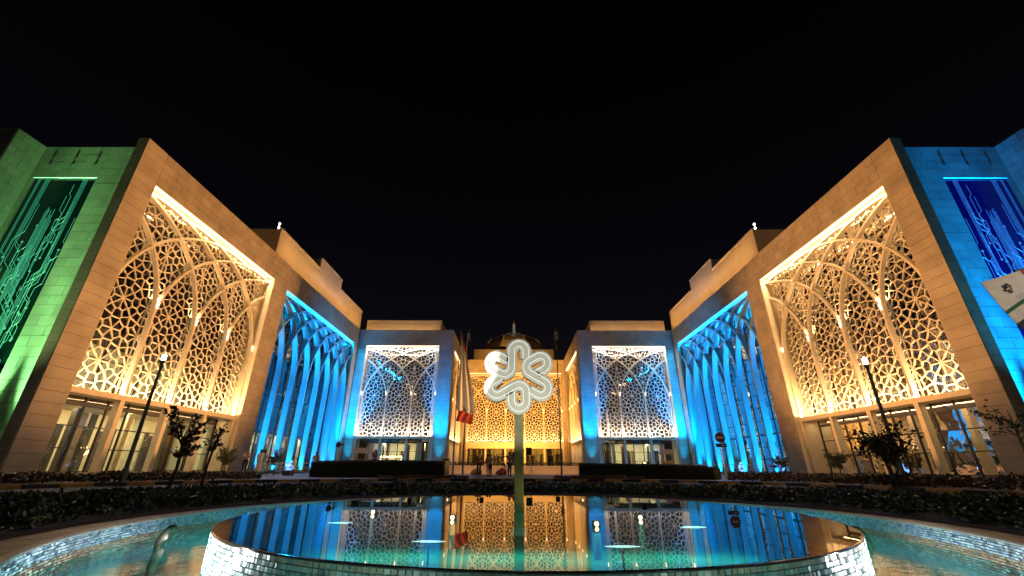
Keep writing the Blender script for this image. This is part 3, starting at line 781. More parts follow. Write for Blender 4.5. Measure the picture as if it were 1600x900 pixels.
screen_box('violet_screen', 27.35, 27.45, 46.2, 47.6, 5.2, 6.0, 'violet', 2)
screen_box('violet_screen', 27.35, 27.45, 50.6, 52.2, 5.4, 6.2, 'violet', 2)

# centre building
mid = empty('central_building', (0, 81.4, G_PLAZA), 'golden central building at the end of the court with lattice screen and dome', 'building')
Em = lambda u, w_, z: (-9.53+u, 81.35+w_, z)
b = MB(); b.box(-9.6, 9.6, 81.40, 81.9, ZO+.125, 19.65); b.box(-9.6, -9.0, 81.40, 81.9, -.7, ZO+.125); b.box(9.0, 9.6, 81.40, 81.9, -.7, ZO+.125); b.build('wall', T['joint'], mid)
Ec = lambda u, w_, z: (-9.53+u, 81.38+w_, z); clad(mid, Ec, 0, 19.06, ZO+.02, 19.65); clad(mid, Ec, .0, .53, -.6, ZO, pw=.5); clad(mid, Ec, 18.53, 19.06, -.6, ZO, pw=.5)
Eo = lambda u, w_, z: (-9.0+u, 81.35+w_, z)
screen_opening(mid, Eo, 18.0, 5, dict(cols=10, latw=.048, ribc=.88, ribd=.13))
b = MB(); b.box(-9.0, 9.0, 81.33, 81.60, 3.25, 4.35); b.build('frieze', T['cream'], mid)
# stepped roof and dome
b = MB(); b.box(-13, 13, 85, 115, 19.0, 19.6); b.build('roof', T['plaster'], mid)
def octa(mb, r0, r1, z0, z1, cx=-.27, cy=97):
    n = 8; vs = []
    for r, z in ((r0,z0),(r1,z1)): vs += [(cx + r*math.cos(R_(22.5)+2*math.pi*k/n), cy + r*math.sin(R_(22.5)+2*math.pi*k/n), z) for k in range(n)]
    mb.add(vs, [(k, (k+1)%n, n+(k+1)%n, n+k) for k in range(n)] + [tuple(range(n,2*n))])
b = MB(); b.box(-9.2, 8.7, 92, 104, 19.5, 24.6); b.build('drum_base', T['plaster'], mid)
b = MB(); octa(b, 8.2, 6.6, 24.6, 26.6); b.build('octagon_tier', T['plaster'], mid)
b = MB(); octa(b, 6.6, 5.9, 26.6, 27.6); octa(b, 5.9, 2.6, 27.6, 29.2); b.build('dome', T['domeg'], mid, smooth=False)
b = MB()
for k in range(8):
    aa = R_(22.5)+2*math.pi*k/8; b.tube([(-.27+6.6*math.cos(aa), 97+6.6*math.sin(aa), 26.6), (-.27+5.95*math.cos(aa), 97+5.95*math.sin(aa), 27.65), (-.27+2.6*math.cos(aa), 97+2.6*math.sin(aa), 29.25)], .10, 6)
b.build('dome_rib', T['plaster'], mid)
b = MB(); b.loft([(-.27,97,z,r,r) for z, r in ((29.2,1.9),(29.35,1.9),(29.36,.55),(30.2,.5),(30.21,.62),(30.35,.62),(30.36,.45),(31.1,.40),(31.11,.5),(31.25,.5),(31.26,.34),(31.9,.28),(31.91,.36),(32.05,.34),(32.06,.14),(32.9,.05))])
b.build('finial', T['white'], mid)
# low planter wall in front of the centre
pw = empty('planter_wall', (0, 48, G_PLAZA), 'low orange planter wall with a clipped strip of green before the central building', 'planter')
b = MB(); b.box(-7.6, 8.0, 47.8, 48.6, G_PLAZA, .16); b.build('wall', T['plaster'], pw)
b = MB(); b.box(-7.65, 8.05, 47.74, 48.66, .16, .22); b.build('cap', T['cream'], pw)
flush_clad()

# ------------------------------------------------------------------ building lights
for s in (-1, 1):
    xf = s*23.8
    # A: uplights on the lintel in front of and behind the lattice, lobby light
    strip('lintel_uplight', (xf+s*.42, 22.7, ZL+.03), (xf+s*.42, 37.0, ZL+.03), (s*.12,0,1), .10, 1250, WARM)
    strip('lintel_uplight', (xf+s*1.5, 22.7, ZL+.03), (xf+s*1.5, 37.0, ZL+.03), (-s*.08,0,1), .2, 300, WARM)
    for k in range(5): spot('rib_lamp_light', (xf+s*.62, min(max(22.4+3.725*k,22.65),37.05), 10.2), (xf+s*.95, min(max(22.4+3.725*k,22.65),37.05), 14.5), 420, (1.,.60,.26), 120, .8, .06)
    strip('lobby_light', (xf+s*3.6, 22.8, 3.35), (xf+s*3.6, 37.0, 3.35), (s*.2,0,-1), .5, 580, (1,.80,.48))
    strip('porch_light', (xf+s*1.3, 22.8, 3.65), (xf+s*1.3, 37.0, 3.65), (0,0,-1), .2, 130, WARM)
    strip('upper_room_light', (xf+s*4.0, 22.8, 7.85), (xf+s*4.0, 37.0, 7.85), (s*.2,0,-1), .4, 700, (1,.82,.5))
    strip('soffit_light', (xf+s*1.7, 22.8, 13.2), (xf+s*1.7, 37.0, 13.2), (-s*.12,0,1), .1, 150, (1.,.60,.24))
    strip('head_lamp_light', (xf+s*.30, 22.7, ZO-.05), (xf+s*.30, 37.0, ZO-.05), (s*.32,0,-1), .2, 900, (1.,.62,.30))
    spot('jamb_uplight', (xf+s*.45, 36.75, ZL+.05), (xf+s*.35, 37.3, 12), 900, (1.,.60,.18), 60, .9, .05)
    # A: added floodlight, hidden behind the hedge, for the stone frame
    spot('unseen_court_flood', (-s*9.0, 31.4, .25), (xf, 29.5, 12.5), 72000, (1.,.44,.125), 50, .7, .3)
    # B: blue washers
    strip('blue_washer', (s*24.35, 40.2, G_FLOOR+.05), (s*24.35, 59.8, G_FLOOR+.05), (s*.10,0,1), .25, 1900, BLUE, 70)
    strip('blue_washer', (s*25.9, 40.2, G_FLOOR+.05), (s*25.9, 59.8, G_FLOOR+.05), (-s*.16,0,1), .25, 2200, BLUE, 60)
    strip('blue_washer', (s*24.2, 40.2, ZO-.06), (s*24.2, 59.8, ZO-.06), (s*.3,0,-1), .15, 4500, BLUE)
    spot('blue_floodlight', (s*12, 47, 0), (s*24.3, 50, 11.5), 18000, (0,.33,1.), 46, .9, .3)
    strip('lobby_light', (s*28.4, 40.5, 3.35), (s*28.4, 59.5, 3.35), (s*.2,0,-1), .4, 600, (1,.86,.55))
    # B spill on the stone above
    spot('blue_floodlight', (s*17, 45, -.3), (s*24, 52, 11), 4200, (.06,.38,1.), 58, .9, .2)
    # C: blue uplights on the piers, warm screen lights
    for x, pw_ in ((10.5, 30000), (23.0, 40000)):
        spot('pier_uplight', (s*x, 57.6, -.4), (s*x, 61.55, 7.5), pw_, (0,.27,1.), 36, .9, .1)
        spot('pier_uplight', (s*x, 60.6, -.4), (s*x, 61.55, 6), 1800, (0,.42,1.), 40, .9, .1)
    strip('lintel_uplight', (s*11.8, 61.92, ZL+.03), (s*22.4, 61.92, ZL+.03), (0,.13,1), .10, 700, (1,.82,.66))
    strip('head_lamp_light', (s*11.8, 61.85, ZO-.05), (s*22.4, 61.85, ZO-.05), (0,.3,-1), .2, 500, (1.,.86,.74))
    strip('lintel_uplight', (s*11.8, 63.2, ZL+.03), (s*22.4, 63.2, ZL+.03), (0,-.1,1), .15, 150, (.8,.8,1.))
    strip('lobby_light', (s*11.8, 66, 3.35), (s*22.4, 66, 3.35), (0,.2,-1), .4, 520, (1,.85,.55))
    spot('grey_floodlight', (s*10, 44, -.3), (s*15, 61.5, 17), 900, (.95,.78,.72), 40, .9, .2)
    # D: warm
    strip('lintel_uplight', (s*9.95, 64.2, ZL+.03), (s*9.95, 78.5, ZL+.03), (s*.15,0,1), .10, 650, WARM)
    strip('lintel_uplight', (s*11.2, 64.2, ZL+.03), (s*11.2, 78.5, ZL+.03), (-s*.1,0,1), .2, 500, WARM)
    strip('porch_light', (s*10.9, 64.2, 3.6), (s*10.9, 78.5, 3.6), (0,0,-1), .2, 260, WARM)
    # penthouse washers
    strip('roof_washer', (s*23.95, 39, H1+.05), (s*23.95, 63.5, H1+.05), (s*.5,0,1), .1, 430, (1.,.47,.13))
    strip('roof_washer', (s*23.86, 39, H1+.05), (s*23.86, 63.5, H1+.05), (s*.33,0,1), .08, 240, (1.,.50,.16), 50)
    strip('roof_washer', (s*12, 62.3, H1+.05), (s*23.4, 62.3, H1+.05), (0,.6,1), .1, 120, (1.,.55,.22))
    spot('return_spill_light', (s*27.5, 16.8, -.5), (s*24.1, 20.8, 12), 3600, (.5,.8,.3) if s < 0 else (.02,.42,.8), 50, .9, .1)  # added flood in place of spill light on the pylon return
    # end wall washers: narrow uplights in the recess
    colr, k_ = ((.26,1.,.33), 3.8) if s < 0 else ((0,.25,1.), 8.5)
    for x in (25.3, 26.9, 28.5, 30.1):
        spot('wall_washer', (s*x, 20.98, -.5), (s*x, 21.66, 4.5), 25*k_, colr, 44, .9, .05)
        spot('wall_washer', (s*x, 20.98, -.5), (s*x, 21.66, 10.5), 380*k_, colr, 26, .9, .05)
        spot('wall_washer', (s*x, 20.98, -.5), (s*x, 21.66, 15.5), 11500*k_, colr, 20, .9, .05)
# E
strip('lintel_uplight', (-8.8, 81.78, ZL+.36), (8.8, 81.78, ZL+.36), (0,.15,1), .10, 800, WARM)
strip('lintel_uplight', (-8.8, 83.2, ZL+.03), (8.8, 83.2, ZL+.03), (0,-.1,1), .2, 700, WARM)
spot('unseen_court_flood', (0, 60, -.3), (0, 81.4, 14), 70000, (1,.43,.075), 84, .9, .3)
strip('lobby_light', (-8, 86, 3.3), (8, 86, 3.3), (0,.2,-1), .4, 12, (1,.85,.55))
strip('planter_washer', (-7, 46.6, G_PLAZA+.05), (7.5, 46.6, G_PLAZA+.05), (0,1,.35), .08, 80, (1,.45,.16))
spot('dome_uplight', (-.3, 80.6, 19.9), (-.3, 95, 24.5), 5200, (1,.45,.1), 100, .8, .2)
point('finial_light', (-.3, 93.6, 31), 50, (1,.9,.8), .1)

# ------------------------------------------------------------------ vegetation
def leaves_mesh(name, pts, size, cols, up=.5, mat_=None):
    """many small folded leaf quads at pts (n,3); numpy batch"""
    n = len(pts); d = nrng.normal(size=(n,3)); d[:,2] = np.abs(d[:,2])*up + (up-.5); d /= np.linalg.norm(d, axis=1)[:,None]
    r = nrng.normal(size=(n,3)); sd = np.cross(d, r); sd /= np.linalg.norm(sd, axis=1)[:,None]
    L = (size*nrng.uniform(.6,1.35,size=n))[:,None]; Wd = L*.34
    nn = np.cross(d, sd)
    p = pts; v = np.stack([p, p + d*L*.5 + sd*Wd + nn*L*.08, p + d*L, p + d*L*.5 - sd*Wd + nn*L*.08], 1).reshape(-1,3)
    me = bpy.data.meshes.new(name); me.vertices.add(4*n); me.vertices.foreach_set('co', v.astype(np.float32).ravel())
    me.loops.add(4*n); me.loops.foreach_set('vertex_index', np.arange(4*n, dtype=np.int32))
    me.polygons.add(n); me.polygons.foreach_set('loop_start', np.arange(0,4*n,4,dtype=np.int32)); me.polygons.foreach_set('loop_total', np.full(n,4,dtype=np.int32))
    at = me.color_attributes.new('tint', 'FLOAT_COLOR', 'CORNER')
    ci = nrng.integers(0, len(cols), n); c = np.array(cols)[ci]*nrng.uniform(.6,1.3,size=(n,1)); c = np.concatenate([c, np.ones((n,1))],1)
    at.data.foreach_set('color', np.repeat(c, 4, axis=0).astype(np.float32).ravel())
    me.materials.append(mat_ or T['leaf']); me.update(calc_edges=True)
    return me
GREENS = [(.07,.10,.025),(.045,.075,.02),(.10,.12,.03),(.05,.06,.025)]
REDS = [(.16,.06,.025),(.10,.07,.025),(.20,.10,.04),(.07,.06,.02)]
DARKS = [(.03,.045,.015),(.02,.035,.012),(.04,.05,.02)]
def leaf_obj(name, pts, size, cols, parent=None, up=.5, **kw):
    off = org(parent) if parent else Vector((0,0,0))
    o = bpy.data.objects.new(name, leaves_mesh(name, np.asarray(pts) - np.array(off), size, cols, up)); COL.objects.link(o)
    if parent: o.parent = parent
    return tag(o, **kw)
# ground cover round the pool: sprigs made of leaves
def ground_cover(name, r0, r1, a0, a1, n_sprig, per, hmax, zb, cols, size, label):
    al = nrng.uniform(a0, a1, n_sprig); 
    f0 = np.array([r0(a) if callable(r0) else r0 for a in al]); f1 = np.array([r1(a) if callable(r1) else r1 for a in al])
    rr = np.sqrt(nrng.uniform(0,1,n_sprig)*(f1**2-f0**2)+f0**2)
    x = PC.x + rr*np.cos(al); y = PC.y + rr*np.sin(al)
    keep = y > 1.2; x, y, al = x[keep], y[keep], al[keep]; n = len(x)
    hh = hmax*(.72 + .28*np.sin(x*2.1+1.3*y)*np.cos(y*1.7-x) )*nrng.uniform(.75,1.08,n)
    t = nrng.uniform(0,1,(n,per)); t[:,0] = 1
    lean = nrng.normal(0,.05,(n,1,2))
    P = np.zeros((n,per,3)); P[:,:,0] = x[:,None] + lean[:,:,0]*t + nrng.normal(0,.03,(n,per)); P[:,:,1] = y[:,None] + lean[:,:,1]*t + nrng.normal(0,.03,(n,per))
    P[:,:,2] = zb + hh[:,None]*(.15+.85*t)
    return leaf_obj(name, P.reshape(-1,3), size, cols, None, .7, label=label, kind='stuff')
ground_cover('ground_cover', 5.68, 10.5, R_(-38), R_(218), 9500, 8, .20, -.64, GREENS, .075, 'dark leafy ground cover ringing the fountain pool')
ground_cover('flower_bed', lambda a: kerb_r(a)+.35, lambda a: kerb_r(a)+3.2, R_(10), R_(58), 3200, 6, .42, G_PLAZA, REDS, .11, 'reddish low planting behind the kerb by the blue lit wing')
ground_cover('flower_bed', lambda a: kerb_r(a)+.35, lambda a: kerb_r(a)+3.0, R_(128), R_(172), 3200, 6, .36, G_PLAZA, REDS[:2]+DARKS, .11, 'dark low planting behind the kerb by the green lit wing')
ground_cover('flower_strip', lambda a: kerb_r(a)+.5, lambda a: kerb_r(a)+1.3, R_(70), R_(84), 700, 5, .16, G_PLAZA, REDS, .09, 'reddish flower strip under the hedge on the right')
ground_cover('flower_strip', lambda a: kerb_r(a)+.5, lambda a: kerb_r(a)+1.3, R_(98), R_(112), 700, 5, .16, G_PLAZA, REDS, .09, 'reddish flower strip under the hedge on the left')
# strip of green on the planter wall
pts = np.stack([nrng.uniform(-7.5,7.9,2600), nrng.uniform(47.9,48.5,2600), nrng.uniform(.18,.56,2600)],1)
leaf_obj('planting', pts, .12, DARKS, pw, .5)
# clipped hedges
def hedge(path, wd, h, label):
    r = empty('clipped_hedge', (*path[0][:2], G_PLAZA), label, 'hedge', 'clipped dark hedges behind the kerb')
    b = MB(); n = len(path); sec = []
    for i, (x, y, k) in enumerate(path):
        t = (Vector(path[min(i+1,n-1)][:2]) - Vector(path[max(i-1,0)][:2])).normalized(); nn = Vector((-t.y, t.x))
        sec.append((Vector((x,y)), nn, k))
    vs = []; fs = []
    for p, nn, k in sec:
        for u, z in ((-.5,0),(-.5,.9),(-.4,1),(.4,1),(.5,.9),(.5,0)): q = p + nn*u*wd; vs.append((q.x, q.y, G_PLAZA + .02 + z*h*k))
    for i in range(n-1):
        for k in range(6): fs.append((i*6+k, i*6+(k+1)%6, (i+1)*6+(k+1)%6, (i+1)*6+k))
    fs += [tuple(range(6)), tuple((n-1)*6+k for k in range(5,-1,-1))]
    b.add(vs, fs); b.build('branch_mass', mat('hedge_core', (.012,.016,.008), .95), r, recalc=True)
    P = []
    for i in range(n-1):
        (p0,n0,k0),(p1,n1,k1) = sec[i], sec[i+1]; L = (p1-p0).length; m = int(L*900)
        for _ in range(m):
            t = rng.random(); p = p0.lerp(p1,t); nn = n0.lerp(n1,t); k = k0+(k1-k0)*t
            if rng.random() < .5: u = -.5 - rng.random()*.03; z = rng.random()
            elif rng.random() < .75: u = rng.uniform(-.5,.5); z = 1+rng.random()*.04
            else: u = .5; z = rng.random()
            q = p + nn*u*wd; P.append((q.x, q.y, G_PLAZA + z*h*k))
    leaf_obj('foliage', np.array(P), .07, DARKS, r, .6, kind='stuff')
hedge([(-13.4,30.0,.93),(-10.5,30.1,1.0),(-7.5,30.0,1.0),(-4.6,29.8,.98)], 1.3, .98, 'long dark clipped hedge left of the flagpoles')
hedge([(11.9,27.2,.72),(11.2,27.8,.86),(9.5,28.6,.92),(7,29.2,.95),(4.0,29.5,.98)], 1.2, .86, 'long dark clipped hedge right of the flagpoles')
def tree(x, y, z, h, cr, ch, nl, label, lean=0., trunks=1, cols=GREENS, size=.13, flat=1., group='young trees and shrubs', name='young_tree', cat='tree', sparse=1.0):
    r = empty(name, (x, y, z), label, cat, group); b = MB(); P = []
    tops = []
    for k in range(trunks):
        ox = (k-.5*(trunks-1))*.16
        top = Vector((x+ox*2.5+lean, y+rng.uniform(-.1,.1), z+h-ch*.55)); base = Vector((x+ox, y, z-.05))
        midp = base.lerp(top,.5) + Vector((rng.uniform(-.05,.05), rng.uniform(-.05,.05), 0))
        b.tube([base, midp, top, top+Vector((0,0,ch*.3))], [.035+.01*h, .03+.006*h, .022+.004*h, .01], 8); tops.append((midp, top))
    for k in range(int(13*trunks)):
        m0, t0 = rng.choice(tops); st = m0.lerp(t0, rng.uniform(.35,1.15))
        a_ = rng.uniform(0, 2*math.pi); L = cr*rng.uniform(.5,1.05)
        e_ = st + Vector((math.cos(a_)*L, math.sin(a_)*L, rng.uniform(-.05,.65)*ch*flat))
        mm = st.lerp(e_,.5) + Vector((0,0,.08*ch)); b.tube([st, mm, e_], [.018,.012,.005], 5)
        for _ in range(int(nl/(13*trunks))):
            t = rng.uniform(.25,1.1); q = st.lerp(e_,t) + Vector([rng.gauss(0, .11*cr*sparse) for _ in range(3)]); P.append(q)
    b.build('trunk', T['bark'], r, smooth=True); leaf_obj('crown', np.array([tuple(p) for p in P]), size, cols, r, .6, kind='stuff')
    return r
tree(-10.05, 13.1, -.64, 2.05, .62, 1.5, 380, 'slender sapling with sparse leaves growing in the ground cover before the gold screen', lean=.05, cols=DARKS+REDS[:1], size=.13, sparse=.8)
tree(-11.3, 16.3, -.64, 2.1, .36, 1.1, 120, 'second sparse sapling standing by the slender one before the gold screen', lean=.1, cols=DARKS, size=.13, sparse=.8)
tree(14.85, 18.1, G_PLAZA, 2.15, 1.0, 1.45, 1050, 'bushy two stemmed young tree beside the right street lamp', lean=.0, trunks=2, cols=DARKS+GREENS[:2], size=.15)
tree(14.3, 17.7, G_PLAZA, 1.7, .45, 1.0, 420, 'thin reddish young tree at the foot of the right street lamp', lean=-.1, cols=REDS, size=.12)
tree(20.6, 29.2, G_PLAZA, 1.75, .72, 1.35, 1300, 'rounded dark shrub before the pink lit doorway', cols=DARKS, size=.12, name='shrub', cat='shrub', flat=.8)
tree(20.8, 35.6, G_PLAZA, 1.65, .62, 1.25, 1100, 'rounded shrub before the nearest blue fin of the right wing', cols=GREENS, size=.12, name='shrub', cat='shrub', flat=.8)
tree(-22.6, 35.2, G_PLAZA, 1.9, .8, 1.4, 1000, 'leafy shrub behind the man in pale shirt', cols=GREENS, size=.13, name='shrub', cat='shrub', flat=.8)
tree(-19.4, 36.4, G_PLAZA, 1.8, .6, 1.4, 900, 'brownish upright shrub beside the two robed people', cols=REDS+GREENS, size=.12, name='shrub', cat='shrub', flat=.8)
tree(21.3, 18.9, G_PLAZA, 3.4, 1.15, 1.6, 260, 'half hidden sapling reaching in at the far right edge', cols=DARKS, size=.16, sparse=.7)

# ------------------------------------------------------------------ street furniture
def street_lamp(x, y, h, label, pw_=220):
    r = empty('street_lamp', (x, y, G_PLAZA), label, 'street lamp', 'street lamps flanking the court')
    b = MB(); b.tube([(x,y,G_PLAZA),(x,y,G_PLAZA+.5),(x,y,G_PLAZA+.55),(x,y,h-.35)], [.12,.12,.085,.055], 12); b.build('pole', T['lampgr'], r, smooth=False)
    b = MB(); b.box(x-.19,x+.19,y-.19,y+.19,G_PLAZA,G_PLAZA+.03); b.build('base_plate', T['steel'], r)
    b = MB(); b.loft([(x,y,h-.36,.06,.06),(x,y,h-.28,.10,.10),(x,y,h-.22,.11,.11)]); b.loft([(x,y,h+.032,.13,.13),(x,y,h+.06,.12,.12),(x,y,h+.10,.04,.04)]); b.build('head', T['lampgr'], r)
    b = MB(); b.loft([(x,y,h-.219,.075,.075),(x,y,h-.09,.09,.09),(x,y,h+.03,.085,.085)]); b.build('diffuser', T['streetb'], r, smooth=True)
    b = MB()
    for k in range(4): a_ = R_(45+90*k); b.tube([(x+.105*math.cos(a_), y+.105*math.sin(a_), h-.23),(x+.115*math.cos(a_), y+.115*math.sin(a_), h+.04)], .009, 6)
    b.build('head_bar', T['lampgr'], r)
    point('street_lamp_light', (x, y, h+.40), pw_, (1,.86,.66), .1)
street_lamp(-16.3, 18.8, 4.68, 'tall slim street lamp with a lit head before the left gold screen')
street_lamp(14.9, 17.8, 4.35, 'tall slim street lamp with a lit head before the right gold screen')
street_lamp(16.5, 6.2, 4.6, 'added unseen street lamp lighting the planting from outside the right edge', 110)  # both outer lamps added out of view, for banner and planting light
street_lamp(-16.5, 6.2, 4.6, 'added unseen street lamp lighting the planting from outside the left edge', 110)
# flagpoles
def cloth(parent, name, x, y, z0, z1, w0, w1, m, folds=3, amp=.12, ph=0.):
    b = MB(); nu, nv = 14, 16; vs = []
    for j in range(nv+1):
        t = j/nv; wd_ = w0 + (w1-w0)*t**.8
        for i in range(nu+1):
            s_ = i/nu; vs.append((x + s_*wd_ + .05*math.sin(5*t+s_*4+ph), y + amp*math.sin(s_*folds*2*math.pi+ph+t*1.5)*(.3+.7*t), z1 + (z0-z1)*t - .35*s_*wd_*(1-.3*t)))
    b.add(vs, [(j*(nu+1)+i, j*(nu+1)+i+1, (j+1)*(nu+1)+i+1, (j+1)*(nu+1)+i) for j in range(nv) for i in range(nu)])
    o = b.build(name, m, parent, smooth=True); return o
def flagpole(x, y, h, label, lab2, big):
    r = empty('flagpole', (x, y, G_PLAZA), label, 'flagpole', 'flagpoles in front of the central building')
    b = MB(); b.tube([(x,y,G_PLAZA),(x,y,G_PLAZA+4),(x,y,h)], [.075,.06,.035], 10); b.build('pole', T['steel'], r, smooth=True)
    b = MB(); b.loft([(x,y,h,.03,.03),(x,y,h+.08,.09,.09),(x,y,h+.16,.03,.03)]); b.build('finial', T['steel'], r)
    b = MB(); b.tube([(x,y,G_PLAZA),(x,y,G_PLAZA+.06),(x,y,G_PLAZA+.2)], [.2,.2,.1], 12); b.build('base', T['steel'], r)
    f = empty('flag', (x, y, h), lab2, 'flag', 'flags drooping on the flagpoles')
    if big:
        cloth(f, 'cloth', x+.06, y, 4.45, h-.1, .12, 1.55, T['flagw'], 2.5, .16)
        cloth(f, 'red_hem', x+.10, y-.05, 3.55, 4.5, 1.45, 1.2, T['red'], 2.5, .15)
        b = MB(); b.add([(x+.03,y-.06,h-.15),(x+.10,y-.06,h-.1),(x+.75,y-.09,h-2.0),(x+.52,y-.09,h-1.9)], [(0,1,2,3)]); b.build('red_band', T['red'], f)
    else:
        cloth(f, 'cloth', x-.14, y-.05, h-2.4, h-.15, .22, .30, T['flagw'], 1.2, .07, x)
        cloth(f, 'dark_fold', x-.04, y-.10, h-2.55, h-.9, .1, .22, T['flagd'], 1.2, .05, x+1)
spot('flag_fill_light', (-4.4, 33.2, -.5), (-4.4, 36, 7), 750, (1,.75,.5), 50, .8, .1)  # spot added to brighten the large flag
flagpole(-5.05, 36.0, 11.25, 'left flagpole carrying the large drooping flag', 'large pale drooping flag with a red hem', True)
flagpole(-4.30, 36.4, 11.45, 'thin flagpole close behind the large flag', 'small furled pale flag behind the large flag', False)
flagpole(3.56, 36.0, 11.45, 'thin flagpole right of the flower monument', 'small furled pale flag right of the flower monument', False)
# round road sign
def road_sign(x, y, label, face, plate):
    r = empty('road_sign', (x, y, G_PLAZA), label, 'road sign', 'round road signs'); zc = 1.97 if plate else 1.55; rs = .34 if plate else .2
    b = MB(); b.tube([(x,y,G_PLAZA),(x,y,zc+.35)], .035, 8); b.build('post', T['steel'], r)
    b = MB(); b.tube([(x,y-.04,zc),(x,y-.065,zc)], rs, 24); d = b.build('disc', T[face], r)
    if plate:
        b = MB(); b.box(x-.22,x+.22,y-.072,y-.066,zc-.05,zc+.05); b.build('bar', T['white'], d)
        b = MB(); b.box(x-.36,x+.36,y-.065,y-.04,zc-.62,zc-.38); pl = b.build('plate', T['signblue'], r)
        b = MB(); b.box(x+.02,x+.24,y-.07,y-.066,zc-.52,zc-.48); b.build('plate_marking', T['white'], pl)
    else:
        b = MB(); b.box(x+.24,x+.42,y-.06,y-.03,zc-.07,zc+.07); b.build('side_box', T['black'], r)
road_sign(13.9, 30.4, 'round red no entry sign over a dark blue plate by the right hedge', 'signred', True)
road_sign(-13.3, 33.2, 'round dark sign seen from behind beside the left hedge', 'black', False)
# railings
def railing(p0, p1, n, label):
    r = empty('railing', (*p0, G_PLAZA), label, 'railing', 'thin metal railings before the blue fins'); p0, p1 = Vector(p0), Vector(p1)
    for k in range(n+1):
        p = p0.lerp(p1, k/n); b = MB(); b.tube([(p.x,p.y,G_PLAZA),(p.x,p.y,.28)], .025, 6); b.build('post', T['steel'], r)
    for z in (.28, -.02):
        b = MB(); b.tube([(p0.x,p0.y,z),(p1.x,p1.y,z)], .022, 6); b.build('rail', T['steel'], r)
railing((-19.2,33.6), (-13.4,33.8), 7, 'thin metal railing before the left blue fins')
railing((10.8,32.4), (19.4,33.4), 10, 'thin metal railing before the right blue fins')
# blue neon numerals
def numeral(ch, x, y, z, rotz, label, sz=.62):
    c = bpy.data.curves.new('numeral', 'FONT'); c.body = ch; c.size = sz; c.extrude = .03; c.bevel_depth = .012; c.align_x = 'CENTER'
    t = bpy.data.objects.new('tmp', c); COL.objects.link(t); dg = bpy.context.evaluated_depsgraph_get()
    me = bpy.data.meshes.new_from_object(t.evaluated_get(dg)); bpy.data.objects.remove(t); me.materials.clear(); me.materials.append(T['neonb'])
    r = empty('neon_numeral', (x, y, G_PLAZA), label, 'neon sign', 'blue neon numerals on the plaza')
    o = bpy.data.objects.new('glyph', me); COL.objects.link(o); o.parent = r; o.location = (0,0,z-G_PLAZA); o.rotation_euler = (R_(90), 0, rotz)
    b = MB(); b.box(x-.3,x+.3,y-.12,y+.12,G_PLAZA,z-.02); b.build('stand', T['black'], r)
numeral('6', 17.0, 34.4, -.15, R_(-10), 'glowing blue neon numeral 6 on the plaza', .95)
numeral('9', 20.9, 35.8, -.15, R_(-10), 'glowing blue neon numeral 9 beside the rounded shrub', .95)
numeral('6', -17.2, 34.4, -.2, R_(10), 'glowing blue neon numeral before the left blue fins', .95)
numeral('9', -18.2, 36.0, -.24, R_(10), 'dim blue neon numeral behind the upright shrub', .8)
# booths, lit table
def booth(x, y, label, m='wood'):
    r = empty('booth', (x, y, G_PLAZA), label, 'booth', 'small event booths before the inner screens')
    b = MB(); b.box(x-.55,x+.55,y-.3,y+.3,G_PLAZA,.75); b.build('counter', T[m], r)
    for sx in (-.5,.5): b = MB(); b.box(x+sx-.05,x+sx+.05,y-.05,y+.05,.751,1.35); b.build('upright', T['wood'], r)
    b = MB(); b.box(x-.75,x+.75,y-.2,y+.2,1.351,1.85); b.build('sign_board', T['lip'], r)
booth(-15.9, 46, 'wooden booth with pale sign board before the left inner screen')
booth(15.6, 46.5, 'wooden booth with pale sign board before the right inner screen')
def lit_table(x, y, label):
    r = empty('lit_table', (x, y, G_PLAZA), label, 'table')
    b = MB(); b.box(x-1.0,x+1.0,y-.35,y+.35,.80,.86); b.build('tabletop', T['white'], r)
    for sx in (-.95,.95):
        for sy in (-.3,.3): b = MB(); b.box(x+sx-.03,x+sx+.03,y+sy-.03,y+sy+.03,G_PLAZA,.80); b.build('leg', T['white'], r)
    b = MB()
    for k in range(26):
        u = -1+2*k/25; zz = .90 + .07*math.sin(k*1.9); b.loft([(x+u,y-.3,zz-.03,.015,.015),(x+u,y-.3,zz,.035,.035),(x+u,y-.3,zz+.03,.012,.012)])
    for sx in (-.95,.95):
        for k in range(6): zz = .2+.1*k; b.loft([(x+sx,y-.36,zz-.03,.015,.015),(x+sx,y-.36,zz,.03,.03),(x+sx,y-.36,zz+.03,.012,.012)])
    b.build('fairy_lights', T['fairy'], r, kind='stuff')
    point('fairy_light', (x, y-.5, 1.0), 25, (1,.7,.35), .2)
lit_table(-11.6, 42, 'table strung with glowing fairy lights behind the left hedge')
for s in (-1, 1):  # added floodlight bodies, hidden, for the light on the wing frames
    x, y = -s*9.0, 31.5
    r = empty('floodlight', (x, y, G_PLAZA), 'added court floodlight on a short stand, hidden behind the ' + ('right' if s < 0 else 'left') + ' clipped hedge', 'floodlight', 'added court floodlights hidden behind the hedges')
    b = MB(); b.box(x-.2,x+.2,y+.02,y+.3,.12,.42); b.build('housing', T['black'], r)
    b = MB(); b.tube([(x,y+.16,G_PLAZA),(x,y+.16,.12)], .03, 8); b.build('stand', T['steel'], r)
